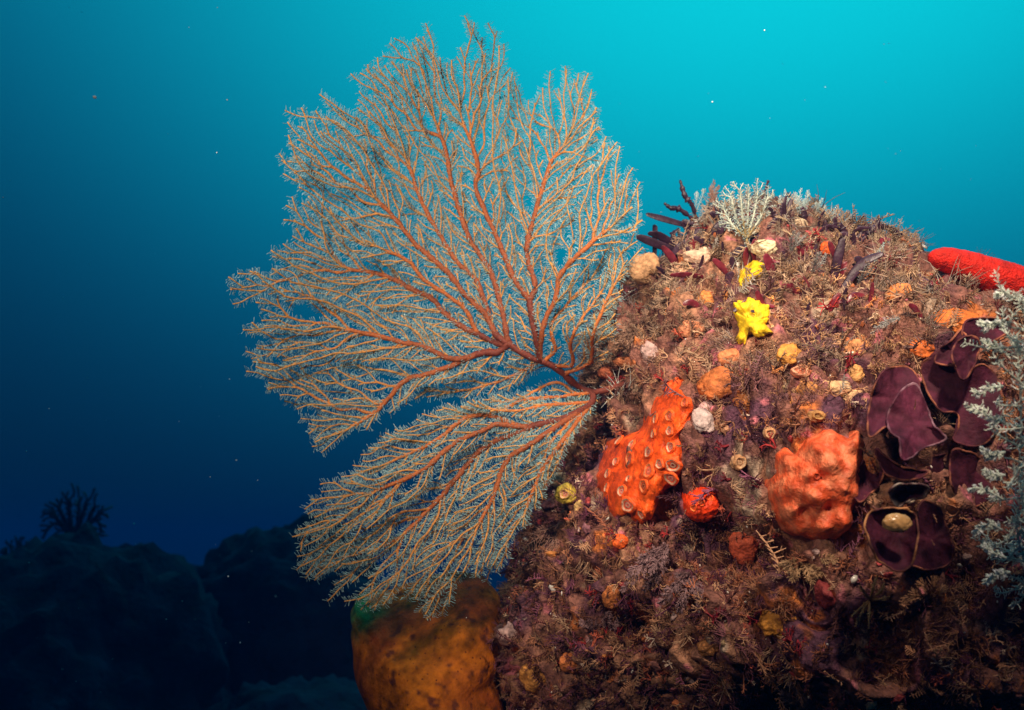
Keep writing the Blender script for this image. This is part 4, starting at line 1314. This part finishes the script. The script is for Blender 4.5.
# ------------------------------------------------------------------ algal blades
def blade(px_path, width, material, label, lift=0.012, seed=0, flat=0.16, name='red_seaweed', group=None, knobs=False, tip_d=0.0):
    """first point is the foot on the rock"""
    h_, n_ = hit(*px_path[0])
    d0 = depth_of(h_)
    n = len(px_path)
    pts = [h_ - unit(P(*px_path[1], d0) - h_) * 0.006] + [P(x, y, d0 - lift * min(1, (k + 1) / 1.5) - tip_d * (k + 1) / n) for k, (x, y) in enumerate(px_path[1:])]
    q = smooth_path(pts, 26)
    s = np.linspace(0, 1, 26)
    g_ = np.random.default_rng(seed)
    w = width * d0 / FPX * (0.45 + 0.75 * np.sin(math.pi * np.clip(0.12 + 0.80 * s, 0, 1)))
    if knobs: w = w * (1 + 0.18 * np.sin(s * 41 + seed)) * (1 + .22 * g_.normal(size=26))
    w[-1] *= 0.4
    mb = MB()
    fd = unit(-AF + 0.5 * AX * g_.normal() + 0.5 * AU * g_.normal())
    path_tube(mb, q, np.maximum(w, 1e-4), 10, None, flat, fd)
    return tag(mb.build(name, material, origin=h_), label, 'seaweed', group)


B_, DB = M['blade'], M['darkblade']
blade([(676, 222), (664, 219), (646, 214)], 3.2, DB, 'dark blade pointing left over the open water at the upper left of the boulder', seed=1)
blade([(664, 246), (652, 242), (636, 236)], 3.6, DB, 'dark reddish blade pointing left just below the topmost pair, near the fan', seed=2)
blade([(668, 241), (660, 236), (648, 233)], 3.4, DB, 'short dark blade lying just above the reddish left pointing blade', seed=3)
blade([(678, 272), (672, 258), (662, 246)], 3.2, B_, 'wine red blade leaning up and left above the small cream lump', seed=4)
blade([(702, 277), (686, 275), (670, 275)], 2.8, B_, 'wine red blade lying level in front of the small cream lump', seed=5)
blade([(706, 217), (712, 210), (717, 202)], 3.2, DB, 'short dark blade sticking up right of the knobbly twigs at the top', seed=6)
blade([(714, 240), (718, 230), (727, 221)], 5.2, DB, 'broad dark blade leaning right, left of the small white sea fan', seed=7)
blade([(672, 256), (678, 248), (686, 241)], 3.0, DB, 'dark blade leaning right between the two reddish left hand blades', seed=8)
blade([(730, 276), (722, 267), (713, 259)], 3.0, B_, 'wine red blade curling left above the orange lump and yellow sponge', seed=9)
blade([(834, 276), (838, 258), (843, 238)], 4.0, DB, 'tall dark upright blade on the right part of the crest', seed=10)
blade([(846, 284), (862, 264), (883, 253)], 4.0, DB, 'long dark blade sweeping up to the right, right of the tall upright one', seed=11)
blade([(773, 277), (770, 266), (765, 254)], 4.6, B_, 'wine red blade standing right of the small yellow sponge', seed=12)
blade([(747, 264), (746, 256), (747, 247)], 3.6, B_, 'red blade at the foot of the small white sea fan, left one', seed=13)
blade([(755, 256), (754, 249), (755, 239)], 3.4, B_, 'red blade at the foot of the small white sea fan, right one', seed=14)
blade([(858, 238), (868, 230), (884, 227), (903, 236)], 2.8, DB, 'dark blade drooping right over the open water at the right of the crest', seed=15, lift=0.004)
blade([(868, 236), (862, 229), (853, 228)], 2.6, DB, 'short dark blade pointing left beside the drooping one', seed=16, lift=0.004)
blade([(703, 214), (692, 205), (685, 196), (680, 180)], 2.2, DB, 'knobbly dark twig rising highest at the upper left of the boulder', seed=17, flat=0.9, knobs=True, name='seaweed_twig')
blade([(690, 213), (679, 209), (671, 208), (664, 203)], 2.0, DB, 'knobbly dark twig pointing left below the highest twig', seed=18, flat=0.9, knobs=True, name='seaweed_twig')
blade([(858, 244), (868, 234), (876, 226), (880, 218)], 2.2, DB, 'thin stalk beside the drooping dark blade on the right of the crest', seed=19, flat=0.9, knobs=True, lift=0.004, name='seaweed_twig')
g3 = np.random.default_rng(43)
for k in range(18):
    x = g3.uniform(668, 850); yb = np.interp(x, [660, 690, 720, 790, 850], [246, 228, 220, 220, 238]) + g3.uniform(-2, 6)
    a = g3.normal(-0.15 if x < 720 else 0.3, 0.55); L = g3.uniform(12, 25)
    blade([(x, yb), (x + math.sin(a) * L * .5 + g3.normal(0, 1), yb - math.cos(a) * L * .5), (x + math.sin(a * 1.4) * L, yb - math.cos(a * 1.4) * L)], g3.uniform(1.3, 2.6), DB,
          'thin blackish frond in the ragged fringe along the crest of the boulder', seed=150 + k, lift=0.004, flat=0.3, knobs=bool(k % 2), group='thin blackish fronds along the crest of the boulder')
g3 = np.random.default_rng(41)
for k in range(52):
    if k >= 34: x, y = g3.uniform(655, 760), g3.uniform(222, 285)
    elif k < 22: x, y = g3.uniform(738, 850), g3.uniform(248, 322)
    else: x, y = g3.uniform(640, 930), g3.uniform(240, 330)
    a = g3.normal(0.1, 0.7); L = g3.uniform(9, 19)
    blade([(x, y), (x + math.sin(a) * L * .5 + g3.normal(0, 1), y - math.cos(a) * L * .5), (x + math.sin(a * 1.3) * L, y - math.cos(a * 1.3) * L)], g3.uniform(1.6, 3.2), B_ if (k % 3 and k < 34) else DB,
          'small dark red algal blade among the turf on the upper boulder' if k < 34 else 'small blackish algal blade among the turf at the upper left of the boulder', seed=50 + k, lift=0.008, group='small dark red blades on the upper boulder' if k < 34 else 'small blackish blades at the upper left of the boulder')


# ------------------------------------------------------------------ larger plumes and tufts, each a thing of its own
def tuft(name, px, py, tips, plen, r, col, label, cat, sub=False, lift=0.02, n_p=22, ang=50, spread=0.3, group=None):
    h_, n_ = hit(px, py); d0 = depth_of(h_)
    t = thing(name, h_, label, cat, group)
    g_ = np.random.default_rng(int(px * 7 + py))
    for k, (x, y) in enumerate(tips):
        mb = MB()
        md = P((px + x) / 2 + g_.normal(0, 1.5), (py + y) / 2 + g_.normal(0, 1.5), d0 - lift * 0.8)
        plume(mb, [h_, md, P(x, y, d0 - lift + g_.normal(0, lift * 0.3))], n_p, plen, r, np.array(col) * (0.85 + 0.3 * g_.random()), g_, spread=spread, ang=ang, sub=sub)
        mb.build('plume', M['hydroid'], t)
    return t


WH = (0.46, 0.58, 0.58); GR = (0.34, 0.33, 0.32); BRN = (0.32, 0.17, 0.13); TAN = (0.40, 0.24, 0.13); MAU = (0.26, 0.15, 0.16)
tuft('hydroid_tuft', 800, 214, [(795, 193), (801, 189), (808, 191), (805, 200)], 0.006, 0.0006, WH, 'white feathery tuft tallest on the crest right of the small white fan', 'hydroid', lift=0.004)
tuft('hydroid_tuft', 818, 218, [(816, 203), (822, 199), (825, 206)], 0.005, 0.0006, WH, 'white feathery tuft right of the tallest one on the crest', 'hydroid', lift=0.004)
tuft('hydroid_tuft', 785, 212, [(780, 196), (785, 190), (788, 198)], 0.004, 0.0005, WH, 'thin white tuft between the small white fan and the tallest tuft', 'hydroid', lift=0.004)
tuft('hydroid_tuft', 832, 224, [(829, 214), (834, 210)], 0.004, 0.0005, WH, 'tiny white tuft at the right end of the white tufts on the crest', 'hydroid', lift=0.004)
tuft('hydroid_tuft', 874, 262, [(880, 249), (884, 243)], 0.004, 0.0005, WH, 'tiny white wisp above the long sweeping dark blade', 'hydroid', lift=0.004)
tuft('hydroid_tuft', 790, 252, [(799, 233), (805, 236), (794, 231)], 0.005, 0.0006, GR, 'grey silky tuft leaning right, right of the whitish cream sponge', 'hydroid')
tuft('hydroid_tuft', 812, 272, [(826, 254), (820, 252)], 0.005, 0.0006, GR, 'grey silky tuft left of the tall upright dark blade', 'hydroid')
tuft('hydroid_tuft', 858, 284, [(874, 268), (868, 264)], 0.005, 0.0006, GR, 'grey silky tuft under the long sweeping dark blade', 'hydroid')
tuft('hydroid_tuft', 712, 208, [(714, 181), (710, 188), (719, 186)], 0.006, 0.0007, (0.36, 0.22, 0.17), 'brown bushy plume rising on the top left, next to the white fan', 'hydroid', sub=True, lift=0.004)
tuft('hydroid_tuft', 700, 204, [(697, 192), (703, 190)], 0.005, 0.0006, WH, 'pale wispy tuft behind the knobbly dark twigs', 'hydroid', lift=0.004)
tuft('hydroid_tuft', 900, 318, [(880, 326), (872, 334)], 0.006, 0.0006, GR, 'grey silky strand hanging left of the orange sheet on the right', 'hydroid')
tuft('hydroid_plume', 556, 526, [(536, 534), (522, 548), (531, 568), (548, 566), (515, 538), (562, 560)], 0.014, 0.0007, BRN, 'brown fern like plumes under the right edge of the lower fan', 'hydroid', lift=0.03, n_p=14)
tuft('hydroid_plume', 512, 578, [(530, 592), (542, 600), (526, 582)], 0.011, 0.0007, MAU, 'mauve brown plumes left of centre above the pinkish grey lump', 'hydroid', lift=0.02)
tuft('hydroid_plume', 668, 545, [(640, 560), (628, 575), (622, 590), (650, 572), (645, 590)], 0.010, 0.0008, MAU, 'mauve combed plumes leaning left below the small red orange colony', 'hydroid', sub=True, lift=0.03, n_p=26)
tuft('hydroid_plume', 690, 575, [(672, 590), (660, 604), (680, 612), (700, 606)], 0.010, 0.0008, MAU, 'mauve bushy plumes left of the dull red lobe', 'hydroid', sub=True, lift=0.03)
tuft('hydroid_plume', 606, 630, [(588, 640), (580, 622), (610, 612), (622, 618)], 0.009, 0.0007, MAU, 'mauve bushy plumes beside the peach orange lump', 'hydroid', sub=True, lift=0.025)
tuft('hydroid_plume', 800, 560, [(780, 566), (792, 580), (812, 582), (826, 572), (840, 578), (836, 560)], 0.009, 0.0007, TAN, 'tan branching plumes right under the salmon knobbly sponge', 'hydroid', sub=True, lift=0.03)
tuft('hydroid_plume', 870, 600, [(877, 576), (856, 626), (869, 628), (852, 616), (889, 597), (860, 586), (884, 584)], 0.003, 0.0012, (0.46, 0.28, 0.12), 'tan twig like branching tuft below the purple cup sponge', 'hydroid', lift=0.03, n_p=12)
tuft('hydroid_plume', 930, 600, [(912, 590), (920, 582), (934, 580), (944, 588), (906, 600)], 0.010, 0.0006, (0.34, 0.17, 0.09), 'silky brown tuft under the right side of the purple cup sponge', 'hydroid', lift=0.03, spread=0.2, ang=25, n_p=30)
tuft('hydroid_plume', 815, 720, [(790, 680), (800, 668), (812, 664), (826, 668), (838, 676), (782, 694)], 0.016, 0.0006, (0.26, 0.17, 0.17), 'grey mauve silky clump at the bottom, left of the orange red sponge', 'hydroid', lift=0.04, spread=0.2, ang=25, n_p=40)
tuft('hydroid_plume', 640, 330, [(622, 322), (616, 336), (628, 312), (646, 310), (612, 350), (625, 352)], 0.008, 0.0006, (0.34, 0.20, 0.14), 'wiry brown tuft right of the fan above its base', 'hydroid', sub=True, lift=0.03)
tuft('hydroid_plume', 585, 372, [(575, 350), (584, 345), (594, 348), (602, 340)], 0.008, 0.0006, (0.32, 0.17, 0.12), 'wiry brown tuft hiding the fork of the sea fan stem', 'hydroid', sub=True, lift=0.02)


EXCL += [(np.array((748, 250)), 12), (np.array((730, 240)), 8), (np.array((766, 240)), 8), (np.array((680, 226)), 12), (np.array((842, 262)), 12), (np.array((866, 250)), 12), (np.array((665, 250)), 14)]
# ------------------------------------------------------------------ turf: nobody could count it
me = boulder.data
nv = len(BV)
tri = np.stack((i * 0, i * 0), -1) if False else None
fq = np.empty(len(me.polygons) * 4, np.int32); me.loops.foreach_get('vertex_index', fq); fq = fq.reshape(-1, 4)
A_, B0, C_, D_ = BV[fq[:, 0]], BV[fq[:, 1]], BV[fq[:, 2]], BV[fq[:, 3]]
fn = np.cross(C_ - A_, D_ - B0); area = np.linalg.norm(fn, axis=1) / 2; fn = unit(fn)
fc = (A_ + B0 + C_ + D_) / 4
if (fn * (fc - BC)).sum(1).mean() < 0: fn = -fn
fx, fy, fdp = proj(fc)
facing = -(fn @ AF)
w_ = area * ((facing > -0.45) & (fx > 420) & (fx < 1300) & (fy > 120) & (fy < 980))
fcr = crev.reshape(-1)[fq].mean(1)
w_ = w_ * (1 - 0.75 * fcr)
w_ = w_ * np.where((fx < 1100) & (fy < 760), 1.0, 0.35)
EC = np.array([[e[0][0], e[0][1], e[1]] for e in EXCL])


def scatter(n, seed, excl=1.0, weight=None):
    g_ = np.random.default_rng(seed)
    w = w_ if weight is None else w_ * weight
    idx = g_.choice(len(w), int(n * 1.4), p=w / w.sum())
    j = g_.random((len(idx), 2, 1))
    p = fc[idx] + (B0[idx] - A_[idx]) * (j[:, 0] - .5) + (D_[idx] - A_[idx]) * (j[:, 1] - .5)
    x, y, d = proj(p)
    ok = np.ones(len(idx), bool)
    for (ex, ey, er) in EC:
        ok &= (x - ex) ** 2 + (y - ey) ** 2 > (er * excl) ** 2
    idx, p = idx[ok][:n], p[ok][:n]
    return p, fn[idx], idx


def frame(n, g_):
    r = unit(g_.normal(size=n.shape)); u = unit(np.cross(n, r)); return u, np.cross(n, u)


def t_fern(g_, np_=9):
    s = np.linspace(0, 1, np_ + 1)
    c = g_.normal(0, .5, 2)
    q = np.stack((c[0] * s ** 2, c[1] * s ** 2, s), -1)
    a0, a1, ra, rb = [], [], [], []
    for k in range(np_):
        a0.append(q[k]); a1.append(q[k + 1]); ra.append(.030 - .018 * s[k]); rb.append(.030 - .018 * s[k + 1])
        for sg in (-1, 1):
            L = .34 * math.sin(math.pi * (0.15 + 0.75 * s[k])) * g_.uniform(.7, 1.3)
            d = unit(np.array((sg * 1.0, g_.normal(0, .35), .7)))
            a0.append(q[k]); a1.append(q[k] + d * L); ra.append(.022); rb.append(.010)
            d2 = unit(d + g_.normal(0, .6, 3)); m_ = q[k] + d * L * .55
            a0.append(m_); a1.append(m_ + d2 * L * .4); ra.append(.016); rb.append(.008)
    return np.array(a0), np.array(a1), np.array(ra), np.array(rb)


def t_bush(g_, lv=4):
    a0, a1, ra, rb = [], [], [], []
    def rec(p, d, L, r, l):
        e = p + d * L
        a0.append(p); a1.append(e); ra.append(r); rb.append(r * .75)
        if l == 0: return
        for _ in range(2 if g_.random() < .7 else 3):
            rec(e, unit(d + g_.normal(0, .55, 3)), L * g_.uniform(.6, .9), r * .72, l - 1)
    for _ in range(2):
        rec(np.zeros(3), unit(np.array((0, 0, 1.0)) + g_.normal(0, .5, 3)), .33, .034, lv - 1)
    return np.array(a0), np.array(a1), np.array(ra), np.array(rb)


def t_hair(g_, n=16):
    a0, a1, ra, rb = [], [], [], []
    for _ in range(n):
        p = np.array((*g_.normal(0, .18, 2), 0)); d = unit(np.array((0, 0, 1.0)) + g_.normal(0, .45, 3)); b = g_.normal(0, .35, 3)
        for k in range(3):
            e = p + unit(d) * .33 * g_.uniform(.7, 1.2)
            a0.append(p); a1.append(e); ra.append(.020 - .005 * k); rb.append(.015 - .005 * k); p = e; d = d + b * .6
    return np.array(a0), np.array(a1), np.array(ra), np.array(rb)


def make_turf(name, n, maker, size, cols, seed, lean=0.35, variants=10, excl=1.0, fat=1.0, weight=None, press=0.6, top=None):
    g_ = np.random.default_rng(seed)
    p, nn, idx = scatter(n, seed, excl, weight)
    nn = unit(nn * press + g_.normal(0, lean, nn.shape) + np.array((0, 0, 0.25)) - AF * 0.15)
    u, w = frame(nn, g_)
    sc = size * np.exp(np.clip(g_.normal(0, .32, len(p)), -.8, .5))
    tone = fbm(p, 9, 2, seed + 5)
    cols = np.array(cols)
    ci = np.clip(((tone * 1.6 + .5 + g_.normal(0, .22, len(p))) * len(cols)).astype(int), 0, len(cols) - 1)
    pc = cols[ci] * np.exp(g_.normal(0, .25, (len(p), 1)))
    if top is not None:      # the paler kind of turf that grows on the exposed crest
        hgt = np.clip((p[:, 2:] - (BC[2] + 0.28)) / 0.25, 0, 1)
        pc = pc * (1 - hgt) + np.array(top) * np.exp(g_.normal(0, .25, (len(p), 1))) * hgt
    mb = MB()
    vs = g_.integers(0, variants, len(p))
    for v in range(variants):
        a0, a1, ra, rb = maker(g_)
        m = np.where(vs == v)[0]
        if not len(m): continue
        T0 = p[m][:, None] + sc[m][:, None, None] * (a0[None, :, :1] * u[m][:, None] + a0[None, :, 1:2] * w[m][:, None] + a0[None, :, 2:] * nn[m][:, None] - 0.06 * nn[m][:, None])
        T1 = p[m][:, None] + sc[m][:, None, None] * (a1[None, :, :1] * u[m][:, None] + a1[None, :, 1:2] * w[m][:, None] + a1[None, :, 2:] * nn[m][:, None] - 0.06 * nn[m][:, None])
        R0 = sc[m][:, None] * ra[None] * fat; R1 = sc[m][:, None] * rb[None] * fat
        cc = np.repeat(pc[m], len(a0), 0)
        seg_tubes(mb, T0.reshape(-1, 3), T1.reshape(-1, 3), R0.ravel(), R1.ravel(), np.clip(cc, 0, 1), 3)
    o = mb.build(name, M['turf'], origin=BC)
    o['kind'] = 'stuff'
    return o


make_turf('feathery_turf', 4200, t_fern, 0.021, [(0.10, .026, .026), (0.26, .09, .05), (0.44, .24, .14), (0.17, .05, .09), (0.08, .022, .03), (0.34, .16, .09)], 61, fat=1.5, top=(0.40, 0.28, 0.18))  # purple entries here and below put the bluish shadow tint into the turf
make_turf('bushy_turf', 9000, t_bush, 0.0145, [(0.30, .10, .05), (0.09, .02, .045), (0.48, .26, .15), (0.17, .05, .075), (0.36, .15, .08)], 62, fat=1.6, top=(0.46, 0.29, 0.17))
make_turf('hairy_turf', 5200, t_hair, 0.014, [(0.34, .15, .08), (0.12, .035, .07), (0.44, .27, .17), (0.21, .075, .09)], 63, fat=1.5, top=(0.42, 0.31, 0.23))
make_turf('red_algae_turf', 900, t_bush, 0.016, [(0.36, .030, .03), (.20, .012, .02), (.42, .09, .05)], 64, fat=1.9)
make_turf('pale_turf', 800, t_bush, 0.011, [(0.62, .40, .26), (.60, .34, .20), (.62, .46, .36)], 65, fat=2.0)
warm_lit = np.exp(-((fx - 850) / 70) ** 2 - ((fy - 335) / 60) ** 2) + 1e-6  # beige turf gathered here puts a warm patch of light into its colour
make_turf('beige_turf', 420, t_bush, 0.011, [(0.66, .38, .20), (.66, .26, .09), (.62, .44, .30)], 68, fat=2.2, weight=warm_lit)
crest = np.clip((fn[:, 2] - 0.35) * 3, 0, 1) * np.clip((fc[:, 2] - (BC[2] + 0.30)) / 0.08, 0, 1)
make_turf('crest_turf', 1000, t_fern, 0.024, [(0.34, .22, .15), (.24, .12, .09), (.12, .04, .05), (.42, .38, .34)], 66, fat=1.3, weight=crest + 1e-6, lean=0.5)
make_turf('crest_hair', 480, t_hair, 0.024, [(0.36, .29, .24), (.22, .13, .11), (.46, .48, .46), (.14, .05, .06)], 67, fat=1.0, weight=crest + 1e-6, lean=0.5)

# crusts and nodules between the turf
g_ = np.random.default_rng(71)
clump = np.clip(fbm(fc, 13, 2, 301) * 3 + 0.1, 0.03, 1)
p, nn, idx = scatter(700, 71, 0.9, clump)
v, f = ICO[3]
pal = np.array([(.46, .14, .05), (.48, .30, .22), (.42, .13, .16), (.30, .12, .10), (.55, .20, .05), (.40, .26, .24), (.22, .09, .11), (.50, .34, .18), (.34, .05, .05)])
u, w = frame(nn, g_)
mb = MB()
sz = 0.0029 * np.exp(g_.normal(0, .55, len(p)))
fl = g_.uniform(.25, .8, len(p))
pc = pal[np.clip(((fbm(p, 8, 2, 302) * 1.5 + .5 + g_.normal(0, .12, len(p))) * len(pal)).astype(int), 0, len(pal) - 1)] * np.exp(g_.normal(0, .2, (len(p), 1)))
nz = 1 + 0.75 * fbm(v[None] + (np.arange(len(p)) * 3.1)[:, None, None], 1.9, 3, 3)
V = p[:, None] + sz[:, None, None] * nz[..., None] * (v[None, :, :1] * u[:, None] * 1.3 + v[None, :, 1:2] * w[:, None] + v[None, :, 2:] * nn[:, None] * fl[:, None, None]) + nn[:, None] * (sz * 0.5)[:, None, None]
F = (np.arange(len(p)) * len(v))[:, None, None] + f[None]
mb.add(V, None, F.reshape(-1, 3), np.repeat(np.clip(pc, 0, 1), len(v), 0))
o = mb.build('nodules', M['attr'], origin=BC); o['kind'] = 'stuff'

# shell grit that glints
p, nn, idx = scatter(1200, 72, 0.8)
v, f = ICO[1]
u, w = frame(unit(nn + g_.normal(0, .5, nn.shape)), g_)
sz = 0.0012 * np.exp(g_.normal(0, .5, len(p)))
n3 = np.cross(u, w)
V = p[:, None] + nn[:, None] * 0.006 + sz[:, None, None] * (v[None, :, :1] * u[:, None] * 1.4 + v[None, :, 1:2] * w[:, None] + v[None, :, 2:] * n3[:, None] * .4)
F = (np.arange(len(p)) * len(v))[:, None, None] + f[None]
mb = MB(); mb.add(V, None, F.reshape(-1, 3), np.repeat(np.array((.72, .66, .60)) * np.exp(g_.normal(0, .25, (len(p), 1))), len(v), 0))
o = mb.build('shell_grit', M['shell'], origin=BC); o['kind'] = 'stuff'

# suspended specks in the water
g_ = np.random.default_rng(81)
n = 260
px_, py_, dd_ = g_.uniform(-200, 1220, n), g_.uniform(-150, 860, n), g_.uniform(0.75, 2.6, n)
p = P(px_, py_, dd_)
sz = 0.00048 * np.exp(g_.normal(0, .4, n)) * dd_
V = p[:, None] + sz[:, None, None] * v[None] * g_.uniform(.6, 1.4, (n, 1, 3))
F = (np.arange(n) * len(v))[:, None, None] + f[None]
mb = MB(); mb.add(V, None, F.reshape(-1, 3))
o = mb.build('marine_snow', M['snow'], origin=(0, 1, 1)); o['kind'] = 'stuff'
